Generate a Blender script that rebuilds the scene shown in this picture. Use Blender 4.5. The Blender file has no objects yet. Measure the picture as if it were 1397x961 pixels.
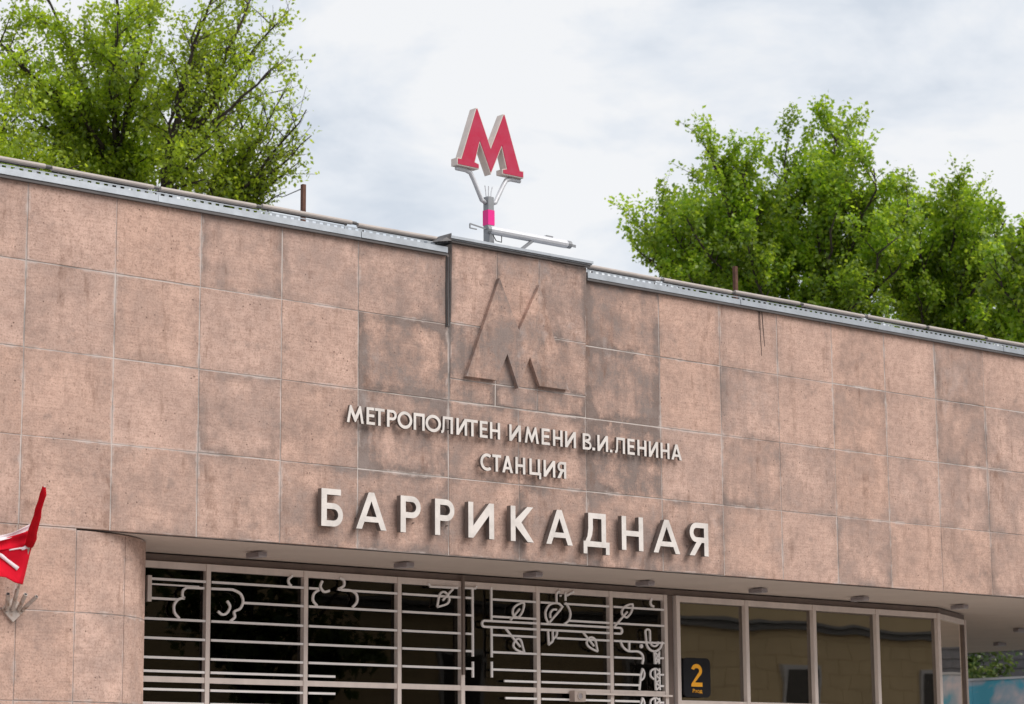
import bpy, bmesh, math, random
import numpy as np
from mathutils import Vector, Matrix, Quaternion, geometry
random.seed(7)
rng = np.random.default_rng(11)
PI = math.pi
sc = bpy.context.scene
sc.cycles.diffuse_bounces = 8; sc.cycles.transmission_bounces = 10; sc.cycles.max_bounces = 14
COL = sc.collection

# ------------------------------------------------------------------ camera
YAW, PITCH, ROLL = 0.7129767, 0.17954995, -0.00779474
CAM = Vector((-16.64814, -20.32808, 1.62))
FPX = 3298.0                        # focal length in photo pixels (85 mm on a 36 mm sensor)
cy_, sy_, cp_, sp_ = math.cos(YAW), math.sin(YAW), math.cos(PITCH), math.sin(PITCH)
FW = Vector((sy_*cp_, cy_*cp_, sp_)); r0 = Vector((cy_, -sy_, 0)); u0 = r0.cross(FW)
RT = r0*math.cos(ROLL) + u0*math.sin(ROLL); UP = -r0*math.sin(ROLL) + u0*math.cos(ROLL)
cam = bpy.data.objects.new('camera', bpy.data.cameras.new('camera'))
COL.objects.link(cam); sc.camera = cam
m4 = Matrix((RT, UP, -FW)).transposed().to_4x4(); m4.translation = CAM
cam.matrix_world = m4
cam.data.sensor_width = 36.0; cam.data.lens = 36.0*FPX/1397.0
cam.data.clip_start = 0.1; cam.data.clip_end = 3000
cam.data.dof.use_dof = True; cam.data.dof.focus_distance = 26.5; cam.data.dof.aperture_fstop = 2.8

# ------------------------------------------------------------------ light
SUN_EL, SUN_AZ = math.radians(47), math.radians(152)      # azimuth clockwise from +Y
world = bpy.data.worlds.new('World'); sc.world = world; world.use_nodes = True
nt = world.node_tree; nt.nodes.clear()
def wn(t, **k):
    n = nt.nodes.new(t)
    for a, b in k.items(): setattr(n, a, b)
    return n
out = wn('ShaderNodeOutputWorld'); bg = wn('ShaderNodeBackground'); bg.inputs[1].default_value = 0.1
sky = wn('ShaderNodeTexSky', sky_type='NISHITA', sun_disc=False, sun_elevation=SUN_EL, sun_rotation=SUN_AZ)
tc = wn('ShaderNodeTexCoord'); mp = wn('ShaderNodeMapping'); mp.inputs['Scale'].default_value = (1.0, 1.0, 2.2)
mp.inputs['Location'].default_value = (3.1, 1.7, 0.4)
n1 = wn('ShaderNodeTexNoise'); n1.inputs['Scale'].default_value = 8.5; n1.inputs['Detail'].default_value = 7; n1.inputs['Roughness'].default_value = .58; n1.inputs['Distortion'].default_value = .25
cr = wn('ShaderNodeValToRGB')
cr.color_ramp.elements[0].position = .38; cr.color_ramp.elements[0].color = (.66, .715, .79, 1)
cr.color_ramp.elements[1].position = .59; cr.color_ramp.elements[1].color = (.915, .92, .93, 1)
e = cr.color_ramp.elements.new(.49); e.color = (.80, .835, .885, 1)
scl = wn('ShaderNodeVectorMath', operation='SCALE'); scl.inputs['Scale'].default_value = 6.9
mx = wn('ShaderNodeMix', data_type='RGBA'); mx.inputs[0].default_value = .93
L = nt.links.new
L(tc.outputs['Generated'], mp.inputs[0]); L(mp.outputs[0], n1.inputs[0]); L(n1.outputs[0], cr.inputs[0]); L(cr.outputs[0], scl.inputs[0])
L(sky.outputs[0], mx.inputs[6]); L(scl.outputs[0], mx.inputs[7]); L(mx.outputs[2], bg.inputs[0]); L(bg.outputs[0], out.inputs[0])
sun = bpy.data.objects.new('sun', bpy.data.lights.new('sun', 'SUN')); COL.objects.link(sun)
sun.data.energy = 2.1; sun.data.angle = math.radians(42); sun.data.color = (1, .96, .9)
sd = Vector((math.sin(SUN_AZ)*math.cos(SUN_EL), math.cos(SUN_AZ)*math.cos(SUN_EL), math.sin(SUN_EL)))
sun.rotation_euler = sd.to_track_quat('Z', 'Y').to_euler()
vs = sc.view_settings; vs.view_transform = 'Standard'; vs.look = 'None'; vs.exposure = 0.58; vs.gamma = 1.0

# ------------------------------------------------------------------ helpers
def ray(u, v): return FW + RT*((u-698.5)/FPX) - UP*((v-480.5)/FPX)
def atY(u, v, Y):
    d = ray(u, v); return CAM + d*((Y-CAM.y)/d.y)
def atX(u, v, X):
    d = ray(u, v); return CAM + d*((X-CAM.x)/d.x)
def atZ(u, v, Z):
    d = ray(u, v); return CAM + d*((Z-CAM.z)/d.z)
def atD(u, v, D): return CAM + ray(u, v).normalized()*D

def node_mat(name):
    m = bpy.data.materials.new(name); m.use_nodes = True
    n = m.node_tree; b = n.nodes['Principled BSDF']
    return m, n, b
def add(n, t, **k):
    x = n.nodes.new(t)
    for a, b in k.items():
        if a.startswith('_'): x.inputs[a[1:].replace('_', ' ')].default_value = b
        else: setattr(x, a, b)
    return x
def plain(name, col, rough=.6, metal=0., var=.25, scale=8., bump=.0, spec=.5, col2=None, thr=(.35, .75), stretch=(1, 1, 1)):
    """simple painted / metal surface with blotchy wear"""
    m, n, b = node_mat(name)
    t = add(n, 'ShaderNodeTexCoord'); mpn = add(n, 'ShaderNodeMapping'); mpn.inputs['Scale'].default_value = stretch
    oi = add(n, 'ShaderNodeObjectInfo')
    nz = add(n, 'ShaderNodeTexNoise', _Scale=scale, _Detail=6., _Roughness=.62)
    va = add(n, 'ShaderNodeVectorMath', operation='ADD')
    n.links.new(t.outputs['Object'], va.inputs[0]); 
    sc_ = add(n, 'ShaderNodeMath', operation='MULTIPLY'); sc_.inputs[1].default_value = 37.
    n.links.new(oi.outputs['Random'], sc_.inputs[0]); n.links.new(sc_.outputs[0], va.inputs[1])
    n.links.new(va.outputs[0], mpn.inputs[0]); n.links.new(mpn.outputs[0], nz.inputs[0])
    rp = add(n, 'ShaderNodeValToRGB')
    rp.color_ramp.elements[0].position, rp.color_ramp.elements[1].position = thr
    c2 = col2 or tuple(c*(1-var) for c in col)
    rp.color_ramp.elements[0].color = (*col, 1); rp.color_ramp.elements[1].color = (*c2, 1)
    n.links.new(nz.outputs[0], rp.inputs[0]); n.links.new(rp.outputs[0], b.inputs['Base Color'])
    rr = add(n, 'ShaderNodeMapRange'); rr.inputs['To Min'].default_value = max(0, rough-.08); rr.inputs['To Max'].default_value = min(1, rough+.12)
    n.links.new(nz.outputs[0], rr.inputs[0]); n.links.new(rr.outputs[0], b.inputs['Roughness'])
    b.inputs['Metallic'].default_value = metal; b.inputs['Specular IOR Level'].default_value = spec
    if bump:
        bp = add(n, 'ShaderNodeBump', _Strength=bump, _Distance=.01); n.links.new(nz.outputs[0], bp.inputs['Height']); n.links.new(bp.outputs[0], b.inputs['Normal'])
    return m

def stone_mat(name='pink_stone'):
    m, n, b = node_mat(name); lk = n.links.new
    geo = add(n, 'ShaderNodeNewGeometry'); tcn = add(n, 'ShaderNodeTexCoord'); oi = add(n, 'ShaderNodeObjectInfo')
    gr = add(n, 'ShaderNodeAttribute', attribute_type='OBJECT', attribute_name='grime')
    tn = add(n, 'ShaderNodeAttribute', attribute_type='OBJECT', attribute_name='tint')
    def noise(vec, scale, det=5., rough=.6, st=None):
        if st:
            q = add(n, 'ShaderNodeMapping'); q.inputs['Scale'].default_value = st; lk(vec, q.inputs[0]); vec = q.outputs[0]
        z = add(n, 'ShaderNodeTexNoise', _Scale=scale, _Detail=det, _Roughness=rough); lk(vec, z.inputs[0]); return z.outputs[0]
    def math_(op, a, c=None, clamp=False):
        q = add(n, 'ShaderNodeMath', operation=op); q.use_clamp = clamp
        for i, s in enumerate((a, c)):
            if s is None: continue
            if isinstance(s, (int, float)): q.inputs[i].default_value = s
            else: lk(s, q.inputs[i])
        return q.outputs[0]
    def rng_(v, a, c, d=0., e_=1.):
        q = add(n, 'ShaderNodeMapRange'); q.inputs[1].default_value = a; q.inputs[2].default_value = c; q.inputs[3].default_value = d; q.inputs[4].default_value = e_
        lk(v, q.inputs[0]); return q.outputs[0]
    def mix(f, a, c, blend='MIX'):
        q = add(n, 'ShaderNodeMix', data_type='RGBA', blend_type=blend)
        if isinstance(f, (int, float)): q.inputs[0].default_value = f
        else: lk(f, q.inputs[0])
        for i, s in ((6, a), (7, c)):
            if isinstance(s, tuple): q.inputs[i].default_value = (*s, 1)
            else: lk(s, q.inputs[i])
        return q.outputs[2]
    P = geo.outputs['Position']; G = tcn.outputs['Generated']
    # grain: fine sand speckle + faint horizontal saw marks
    spk = noise(P, 48., 4., .75); saw = noise(P, 15., 4., .65, (.2, .2, 3.4)); cloud = noise(P, 1.9, 6., .6); mott = noise(P, 11., 5., .65)
    base = mix(rng_(cloud, .38, .62), (.655, .448, .370), (.525, .354, .293))
    base = mix(rng_(tn.outputs['Fac'], 0, 1, 0, .9), base, mix(.75, base, (.61, .385, .295)))
    base = mix(rng_(mott, .46, .64, 0, .40), base, (.33, .20, .155))
    base = mix(rng_(saw, .47, .64, 0, .34), base, (.35, .22, .175))
    base = mix(rng_(spk, .52, .68, 0, .68), base, (.20, .12, .09))
    base = mix(rng_(spk, .46, .32, 0, .5), base, (.68, .50, .41))
    # pits
    vor = add(n, 'ShaderNodeTexVoronoi', _Scale=15.); lk(P, vor.inputs[0])
    base = mix(math_('MULTIPLY', rng_(vor.outputs['Distance'], .17, .06), rng_(noise(P, 3.1, 2.), .52, .60)), base, (.10, .055, .04))
    # grey grime: broad blotches plus running streaks, amount set per slab
    blot = noise(P, 1.9, 9., .72); strk = noise(P, 2.6, 7., .7, (1.7, 1.7, .35))
    amt = math_('ADD', math_('MULTIPLY', rng_(blot, .36, .62), 1.0), math_('MULTIPLY', rng_(strk, .50, .66), .34))
    ex = add(n, 'ShaderNodeSeparateXYZ'); lk(G, ex.inputs[0])
    def edge(o): return math_('ABSOLUTE', math_('SUBTRACT', o, .5))
    ed = math_('MAXIMUM', edge(ex.outputs[0]), edge(ex.outputs[2]))
    edn = math_('ADD', ed, math_('MULTIPLY', math_('SUBTRACT', mott, .5), .09))
    halo = math_('MULTIPLY', rng_(edn, .37, .5, 0, 1.1), rng_(noise(P, 1.2, 6., .65), .44, .58))
    g = math_('MULTIPLY', math_('ADD', amt, halo), math_('ADD', math_('MULTIPLY', gr.outputs['Fac'], .98), .03), True)
    base = mix(g, base, mix(.86, base, mix(rng_(blot, .42, .62), (.125, .096, .086), (.215, .18, .168))))
    big_ = math_('MULTIPLY', rng_(noise(P, .62, 9., .74, (1, 1, 1.3)), .50, .68), rng_(noise(P, 4.2, 8., .7), .36, .62))
    base = mix(math_('MULTIPLY', big_, .85), base, (.20, .145, .125))
    # rusty-dark water marks running down
    w = math_('MULTIPLY', rng_(noise(P, 2.0, 7., .72, (2.0, 1, .4)), .55, .64), rng_(noise(P, 7., 4.), .38, .6))
    base = mix(math_('MULTIPLY', w, .62), base, (.18, .10, .07))
    sm = math_('MULTIPLY', rng_(noise(P, 3.3, 6., .7), .60, .68), .5); base = mix(sm, base, (.22, .165, .145))
    # pale lime smears along the joints, broken and uneven
    lim = math_('MULTIPLY', rng_(edn, .474, .492), rng_(noise(P, 1.5, 6., .68), .50, .58))
    base = mix(math_('MULTIPLY', lim, .5), base, (.60, .51, .475))
    gls = math_('MULTIPLY', rng_(noise(P, 1.1, 7., .72, (1, 1, .7)), .57, .66), rng_(gr.outputs['Fac'], .3, .8, 0, .5))
    base = mix(gls, base, (.44, .385, .37))
    lk(base, b.inputs['Base Color']); b.inputs['Roughness'].default_value = .86; b.inputs['Specular IOR Level'].default_value = .25
    bp = add(n, 'ShaderNodeBump', _Strength=.5, _Distance=.008); lk(math_('ADD', spk, math_('MULTIPLY', saw, .6)), bp.inputs['Height']); lk(bp.outputs[0], b.inputs['Normal'])
    return m

def glass_mat(name, tint, boost=1.6, wob=.02):
    m = bpy.data.materials.new(name); m.use_nodes = True; n = m.node_tree; n.nodes.clear(); lk = n.links.new
    o = add(n, 'ShaderNodeOutputMaterial'); mixs = add(n, 'ShaderNodeMixShader')
    tr = add(n, 'ShaderNodeBsdfTransparent'); tr.inputs[0].default_value = (*tint, 1)
    gl = add(n, 'ShaderNodeBsdfGlossy'); gl.inputs['Roughness'].default_value = .012; gl.inputs[0].default_value = (1, .94, .86, 1)
    fr = add(n, 'ShaderNodeFresnel'); fr.inputs[0].default_value = 1.5
    mu = add(n, 'ShaderNodeMath', operation='MULTIPLY'); mu.inputs[1].default_value = boost; mu.use_clamp = True
    t = add(n, 'ShaderNodeNewGeometry'); nz = add(n, 'ShaderNodeTexNoise', _Scale=1.1, _Detail=1.); lk(t.outputs['Position'], nz.inputs[0])
    bp = add(n, 'ShaderNodeBump', _Strength=wob, _Distance=.5); lk(nz.outputs[0], bp.inputs['Height']); lk(bp.outputs[0], gl.inputs['Normal'])
    lk(fr.outputs[0], mu.inputs[0]); lk(mu.outputs[0], mixs.inputs[0]); lk(tr.outputs[0], mixs.inputs[1]); lk(gl.outputs[0], mixs.inputs[2]); lk(mixs.outputs[0], o.inputs[0])
    return m

def leaf_mat(name, c1, c2, c3, trans=.5):
    m = bpy.data.materials.new(name); m.use_nodes = True; n = m.node_tree; n.nodes.clear(); lk = n.links.new
    o = add(n, 'ShaderNodeOutputMaterial'); geo = add(n, 'ShaderNodeNewGeometry')
    rp = add(n, 'ShaderNodeValToRGB'); rp.color_ramp.elements[0].color = (*c1, 1); rp.color_ramp.elements[1].color = (*c3, 1)
    e_ = rp.color_ramp.elements.new(.5); e_.color = (*c2, 1)
    lk(geo.outputs['Random Per Island'], rp.inputs[0])
    d = add(n, 'ShaderNodeBsdfDiffuse'); t = add(n, 'ShaderNodeBsdfTranslucent'); g = add(n, 'ShaderNodeBsdfGlossy'); g.inputs['Roughness'].default_value = .45
    hs = add(n, 'ShaderNodeHueSaturation'); hs.inputs['Hue'].default_value = .485; hs.inputs['Value'].default_value = 1.45; lk(rp.outputs[0], hs.inputs['Color'])
    nz = add(n, 'ShaderNodeTexNoise', _Scale=1.1, _Detail=3.); lk(geo.outputs['Position'], nz.inputs[0])
    mr = add(n, 'ShaderNodeMapRange'); mr.inputs[1].default_value = .36; mr.inputs[2].default_value = .64; mr.inputs[3].default_value = .72; mr.inputs[4].default_value = 1.28; lk(nz.outputs[0], mr.inputs[0])
    h2 = add(n, 'ShaderNodeHueSaturation'); lk(rp.outputs[0], h2.inputs['Color']); lk(mr.outputs[0], h2.inputs['Value']); lk(h2.outputs[0], hs.inputs['Color'])
    lk(h2.outputs[0], d.inputs[0]); lk(hs.outputs[0], t.inputs[0])
    a = add(n, 'ShaderNodeMixShader'); a.inputs[0].default_value = trans; lk(d.outputs[0], a.inputs[1]); lk(t.outputs[0], a.inputs[2])
    c = add(n, 'ShaderNodeMixShader'); c.inputs[0].default_value = .05; lk(a.outputs[0], c.inputs[1]); lk(g.outputs[0], c.inputs[2])
    lk(c.outputs[0], o.inputs[0]); return m

M = {}
M['stone'] = stone_mat()
M['mortar'] = plain('pale_mortar', (.56, .49, .455), .95, var=.5, scale=2.6, thr=(.42,.62))
M['soffit'] = plain('soffit_paint', (.62, .52, .46), .8, var=.10, scale=1.2)
M['band'] = plain('dark_trim_paint', (.17, .125, .105), .6, var=.25, scale=3)
M['frame'] = plain('beige_aluminium', (.74, .635, .58), .45, .08, var=.2, scale=5, stretch=(1, 1, .3))
M['white_bar'] = plain('white_painted_strip', (.84, .79, .77), .5, var=.1, scale=6)
M['letter'] = plain('ivory_letter_face', (.72, .66, .62), .5, var=.26, scale=5, thr=(.42, .72))
M['letter_side'] = plain('shade_toned_letter_side', (.20, .165, .15), .5, .3, var=.4, scale=7)  # shade on the letter sides is painted in as a darker colour
M['galv'] = plain('galvanised_sheet', (.39, .415, .45), .45, .55, var=.25, scale=5)
M['dark_edge'] = plain('dark_edge_and_shade_strip', (.13, .12, .12), .6, .3)  # dark metal edges; also the strips painting shadow under the flashings
M['lamp_tan'] = plain('tan_lamp_tube', (.44, .38, .345), .6, .0, var=.2, scale=4)
M['dark'] = plain('dark_rubber', (.035, .033, .033), .6)
M['rust'] = plain('rusty_steel', (.16, .075, .05), .85, .2, var=.5, scale=12, bump=.3)
M['pole'] = plain('grey_pole_paint', (.27, .275, .29), .5, .2, var=.2, scale=5)
M['pale_grey'] = plain('pale_grey_paint', (.62, .62, .65), .45, .2, var=.12)
M['magenta'] = plain('magenta_band', (.80, .004, .24), .45, var=.06)
M['metro_red'] = plain('faded_red_acrylic', (.46, .018, .06), .5, var=.38, scale=4.5, col2=(.45, .055, .105), thr=(.35, .7), spec=.2)
M['cream_side'] = plain('cream_sheet_metal', (.70, .60, .55), .5, var=.22, scale=5)
M['lamp_box'] = plain('soffit_lamp_box', (.34, .30, .31), .5, .2)
M['lamp_lens'] = plain('soffit_lamp_lens', (.46, .42, .43), .35)
M['interior'] = plain('interior_brown', (.46, .35, .24), .8, var=.3, scale=2)
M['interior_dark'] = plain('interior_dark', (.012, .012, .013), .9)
M['ochre'] = plain('ochre_stucco', (.62, .47, .27), .9, var=.15, scale=.6)
M['cornice'] = plain('grey_cornice', (.22, .21, .20), .9)
M['winframe'] = plain('pale_window_frame', (.55, .52, .5), .6)
M['asphalt'] = plain('asphalt', (.052, .052, .055), .95, var=.3, scale=30)
M['paving'] = plain('concrete_paving', (.52, .48, .45), .9, var=.2, scale=2)
M['kerb'] = plain('granite_kerb', (.36, .34, .33), .9, var=.2, scale=8)
M['soil'] = plain('city_ground', (.16, .14, .11), .95, var=.3, scale=.5)
M['roofing'] = plain('grey_roofing', (.2, .2, .2), .95, scale=2)
M['bark'] = plain('tree_bark', (.055, .04, .032), .95, var=.45, scale=9, bump=.4)
M['sign_dark'] = plain('charcoal_sign', (.018, .018, .021), .7, var=.1, spec=.15)
M['orange'] = plain('orange_print', (.95, .42, .015), .6, var=.03)
M['speaker'] = plain('beige_speaker', (.52, .42, .37), .55, .1)
M['flag_red'] = plain('flag_red_cloth', (.66, .012, .03), .95, var=.22, scale=9, spec=.05)
M['flag_dark'] = plain('flag_red_hem', (.46, .008, .015), .95, var=.3, scale=12, spec=.05)
M['flag_white'] = plain('flag_white_cloth', (.85, .72, .76), .8, var=.08)
M['bracket'] = plain('weathered_bracket', (.46, .39, .35), .6, .3, var=.4, scale=14, col2=(.22, .12, .07), thr=(.5, .72))
M['tar'] = plain('tar_streak', (.03, .018, .016), .9)
M['brick_far'] = plain('grey_brick', (.12, .11, .115), .9, var=.3, scale=5)
M['pane_far'] = plain('far_window_pane', (.10, .09, .08), .6, spec=.1)
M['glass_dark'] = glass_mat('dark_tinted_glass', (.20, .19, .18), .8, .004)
M['glass'] = glass_mat('window_glass', (.74, .70, .64), 4.3, .004)
M['leaf_maple'] = leaf_mat('maple_leaf', (.17, .28, .012), (.275, .40, .016), (.385, .50, .03), .62)
M['leaf_maple2'] = leaf_mat('light_maple_leaf', (.18, .28, .014), (.285, .40, .02), (.40, .50, .04), .62)
M['leaf_poplar'] = leaf_mat('poplar_leaf', (.14, .27, .014), (.24, .38, .016), (.36, .48, .035), .62)
M['leaf_shrub'] = leaf_mat('shrub_leaf', (.05, .10, .02), (.09, .14, .03), (.13, .16, .04), .4)

def link(name, me, mat, parent=None, loc=None):
    o = bpy.data.objects.new(name, me); COL.objects.link(o)
    for k in (mat if isinstance(mat, (list, tuple)) else [mat]):
        if k is not None: me.materials.append(k)
    if loc is not None: o.location = loc
    if parent is not None: o.parent = parent
    return o
def tag(o, label=None, cat=None, group=None, kind=None):
    if label: o['label'] = label
    if cat: o['category'] = cat
    if group: o['group'] = group
    if kind: o['kind'] = kind
    return o
def thing(name, label, cat, loc=(0, 0, 0), group=None, rotz=0):
    o = bpy.data.objects.new(name, None); COL.objects.link(o); o.empty_display_size = .2
    o.location = loc; o.rotation_euler = (0, 0, rotz)
    return tag(o, label, cat, group)
def copy_tree(o, parent=None):
    c = o.copy(); COL.objects.link(c)
    if parent is not None: c.parent = parent
    for ch in [x for x in o.children]: copy_tree(ch, c)
    return c
class MB:
    """collects geometry for ONE mesh"""
    def __init__(s): s.v, s.f, s.mi = [], [], []
    def quadbox(s, c8, mi=0):
        b = len(s.v); s.v += [tuple(p) for p in c8]
        for q in ((0, 3, 2, 1), (4, 5, 6, 7), (0, 1, 5, 4), (1, 2, 6, 5), (2, 3, 7, 6), (3, 0, 4, 7)):
            s.f.append(tuple(b+i for i in q)); s.mi.append(mi)
        return s
    def box(s, x0, x1, y0, y1, z0, z1, mi=0):
        return s.quadbox([(x0, y0, z0), (x1, y0, z0), (x1, y1, z0), (x0, y1, z0), (x0, y0, z1), (x1, y0, z1), (x1, y1, z1), (x0, y1, z1)], mi)
    def bar(s, a, b, w, h, up=(0, 0, 1), mi=0):
        a, b = Vector(a), Vector(b); d = (b-a).normalized(); up = Vector(up)
        if abs(d.dot(up)) > .98: up = Vector((0, 1, 0))
        sx = d.cross(up).normalized()*w/2; sz = sx.cross(d).normalized()*h/2
        return s.quadbox([a-sx-sz, a+sx-sz, b+sx-sz, b-sx-sz, a-sx+sz, a+sx+sz, b+sx+sz, b-sx+sz], mi)
    def tube(s, pts, rad, n=8, mi=0, cap=True):
        pts = [Vector(p) for p in pts]; rad = rad if isinstance(rad, (list, tuple)) else [rad]*len(pts)
        b0 = len(s.v); ref = None
        for i, p in enumerate(pts):
            d = (pts[min(i+1, len(pts)-1)]-pts[max(i-1, 0)]).normalized()
            if ref is None: ref = Vector((0, 0, 1)) if abs(d.z) < .9 else Vector((1, 0, 0))
            x = d.cross(ref).normalized(); y = x.cross(d).normalized(); ref = y
            for k in range(n):
                a = 2*PI*k/n; s.v.append(tuple(p + (x*math.cos(a)+y*math.sin(a))*rad[i]))
        for i in range(len(pts)-1):
            for k in range(n):
                k2 = (k+1) % n
                s.f.append((b0+i*n+k, b0+i*n+k2, b0+(i+1)*n+k2, b0+(i+1)*n+k)); s.mi.append(mi)
        if cap:
            s.f.append(tuple(b0+k for k in reversed(range(n)))); s.mi.append(mi)
            e_ = b0+(len(pts)-1)*n; s.f.append(tuple(e_+k for k in range(n))); s.mi.append(mi)
        return s
    def prism(s, contours, place, depth, mi_face=0, mi_side=0, mi_back=None):
        """2-D contours (first outer, rest holes) -> front at 0, back at depth; place(x,z,d) -> point"""
        base = len(s.v); flat = [p for c in contours for p in c]; N = len(flat)
        tris = geometry.tessellate_polygon([[Vector((p[0], p[1], 0)) for p in c] for c in contours])
        for p in flat: s.v.append(tuple(place(p[0], p[1], 0)))
        for p in flat: s.v.append(tuple(place(p[0], p[1], depth)))
        for t in tris:
            a, b, c = (Vector(flat[i]) for i in t)
            ccw = (b-a).cross(c-a) > 0
            t = t if ccw else (t[0], t[2], t[1])
            s.f.append(tuple(base+i for i in t)); s.mi.append(mi_face)
            s.f.append(tuple(base+N+i for i in reversed(t))); s.mi.append(mi_side if mi_back is None else mi_back)
        o = 0
        for ci, c in enumerate(contours):
            ar = sum(c[i][0]*c[(i+1) % len(c)][1]-c[(i+1) % len(c)][0]*c[i][1] for i in range(len(c)))
            for i in range(len(c)):
                a, b = base+o+i, base+o+(i+1) % len(c)
                if (ar > 0) != (ci > 0): s.f.append((a, a+N, b+N, b))
                else: s.f.append((b, b+N, a+N, a))
                s.mi.append(mi_side)
            o += len(c)
        return s
    def mesh(s, name):
        me = bpy.data.meshes.new(name); me.from_pydata(s.v, [], s.f)
        me.polygons.foreach_set('material_index', s.mi); me.update(); return me
    def build(s, name, mat, parent=None, loc=None, smooth=False, bevel=0., origin=None):
        if origin is not None:
            ox = Vector(origin); s.v = [tuple(Vector(p)-ox) for p in s.v]; loc = origin
        me = s.mesh(name)
        o = link(name, me, mat, parent, loc)
        if bevel:
            b = o.modifiers.new('bevel', 'BEVEL'); b.width = bevel; b.segments = 1; b.limit_method = 'ANGLE'
        if smooth:
            me.polygons.foreach_set('use_smooth', [True]*len(me.polygons))
        return o
def arc(cx, cz, r, a0, a1, n=10, ry=None):
    ry = r if ry is None else ry
    return [(cx+r*math.cos(math.radians(a0+(a1-a0)*i/n)), cz+ry*math.sin(math.radians(a0+(a1-a0)*i/n))) for i in range(n+1)]

# ------------------------------------------------------------------ ground, street
MB().box(-400, 400, -400, 600, -1.0, -.02).build('ground', M['soil'])['kind'] = 'structure'
MB().box(-200, 200, -26, -8, -.5, -.012).build('road', M['asphalt'])['kind'] = 'structure'
for y0, y1 in ((-8, 0.0), (-32, -26)):
    tag(MB().box(-200, 200, y0+.16 if y0 == -8 else y0, y1 if y0 == -8 else y1-.16, -.4, .12-.12*(y0 == -8)+.0).build('pavement', M['paving']), kind='structure')
tag(MB().box(-200, 200, -8, -7.84, -.4, .01).build('kerb', M['kerb']), kind='structure')
tag(MB().box(-200, 200, -26.16, -26, -.4, .13).build('kerb', M['kerb']), kind='structure')

# ------------------------------------------------------------------ the station building
ZT, Z1, Z2, Z3, ZB = 7.497, 6.700, 5.850, 4.996, 4.142
ZR = [ZT, Z1, Z2, Z3, ZB]
TH = .045                                       # slab thickness
XR = 20.3
bld = thing('station_building', 'long pinkish brown metro station building clad in stained stone slabs above a glazed entrance', 'building')
cols = [-9.34, -8.32, -7.30, -6.28, -5.265, -4.266, -3.265, -2.248, -1.246, 0.0, 1.02, 2.045, 3.256, 4.285, 5.311, 6.331, 7.352, 8.372, 9.40]
while cols[-1]+1.02 < XR: cols.append(cols[-1]+1.02)
cols[-1] = XR
G_ = {  # grime per column start, rows top to bottom
    -4.266: (.12, .34, .2, .45), -3.265: (.55, .2, .5, .38), -2.248: (.42, .2, .32, .62), -1.246: (.6, .95, .95, .8), 0.0: (.35, .72, .75, .6), 1.02: (.5, .75, .6, .7),
    2.045: (.85, 1.05, 1.35, .75), 3.256: (.3, .2, .25, .55), 4.285: (.3, .55, .62, .4), 5.311: (.16, .2, .4, .25), 6.331: (.14, .5, .4, .45), 7.352: (.12, .22, .34, .22), 8.372: (.5, .5, .4, .2), 9.40: (.2, .42, .42, .45)}
tile_n = 0
def slab(x0, x1, z0, z1, y=0., grime=.2, name='stone_slab', th=TH, jit=True):
    gx, gz = (random.choice((.0025, .004, .005, .0075)), random.choice((.0025, .0035, .005, .007)))
    pr = random.uniform(-.001, .004) if jit else 0
    cx, cz = (x0+x1)/2, (z0+z1)/2; w, h = (x1-x0)/2-gx, (z1-z0)/2-gz
    c = .004                                    # arris
    mb = MB(); yf, yb = -pr, th
    v = [(-w+c, yf, -h+c), (w-c, yf, -h+c), (w-c, yf, h-c), (-w+c, yf, h-c), (-w, yf+c, -h), (w, yf+c, -h), (w, yf+c, h), (-w, yf+c, h), (-w, yb, -h), (w, yb, -h), (w, yb, h), (-w, yb, h)]
    mb.v = v; mb.f = [(0, 1, 2, 3)]
    for a, b in ((0, 4), (4, 8)):
        for k in range(4): mb.f.append((a+(k+1) % 4, a+k, b+k, b+(k+1) % 4))
    mb.mi = [0]*len(mb.f)
    o = mb.build(name, M['stone'], bld, (cx, y, cz))
    o['grime'] = float(max(0, grime+random.uniform(-.05, .05))); o['tint'] = random.random()
    return o
pil_x0, pil_x1 = 0.012, 2.043
for ci in range(len(cols)-1):
    x0, x1 = cols[ci], cols[ci+1]
    gl = G_.get(x0, None) or tuple(random.uniform(.12, .34) for _ in range(4))
    for ri in range(4):
        if x0 in (0.0, 1.02) and ri < 2: continue
        slab(x0, x1, ZR[ri+1], ZR[ri], grime=gl[ri])
# backing wall that shows as pale mortar in the joints
MB().box(-9.34, XR, .003, .30, ZB+.004, ZT).build('backing_wall', M['mortar'], bld)
# central pilaster, proud of the wall and taller
PZ = 7.618
LEAN = .030                                     # the pilaster leans out towards its top
def lean(z): return -.004-(z-Z2)*LEAN
x0, x1, ya, yb_ = pil_x0+.004, pil_x1-.004, lean(Z2)+.006, lean(PZ)+.006
MB().quadbox([(x0, ya, Z2+.006), (x1, ya, Z2+.006), (x1, .04, Z2+.006), (x0, .04, Z2+.006), (x0, yb_, PZ-.004), (x1, yb_, PZ-.004), (x1, .04, PZ-.004), (x0, .04, PZ-.004)]).build('pilaster_core', M['mortar'], bld)
MB().box(pil_x0+.006, pil_x1-.006, .042, .30, ZT, PZ-.006).build('pilaster_core', M['mortar'], bld)
pc = [pil_x0, .676, 1.304, pil_x1]
for i in range(3):
    for z0, z1, g in ((Z1+.02, PZ, (.42, .55, .85)[i]), (6.10, Z1+.02, (1.1, .95, .85)[i]), (Z2+.004, 6.10, (1.0, .85, .8)[i])):
        o = slab(pc[i], pc[i+1], z0, z1, lean((z0+z1)/2), g, jit=False); o.rotation_euler = (LEAN, 0, 0)
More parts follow.
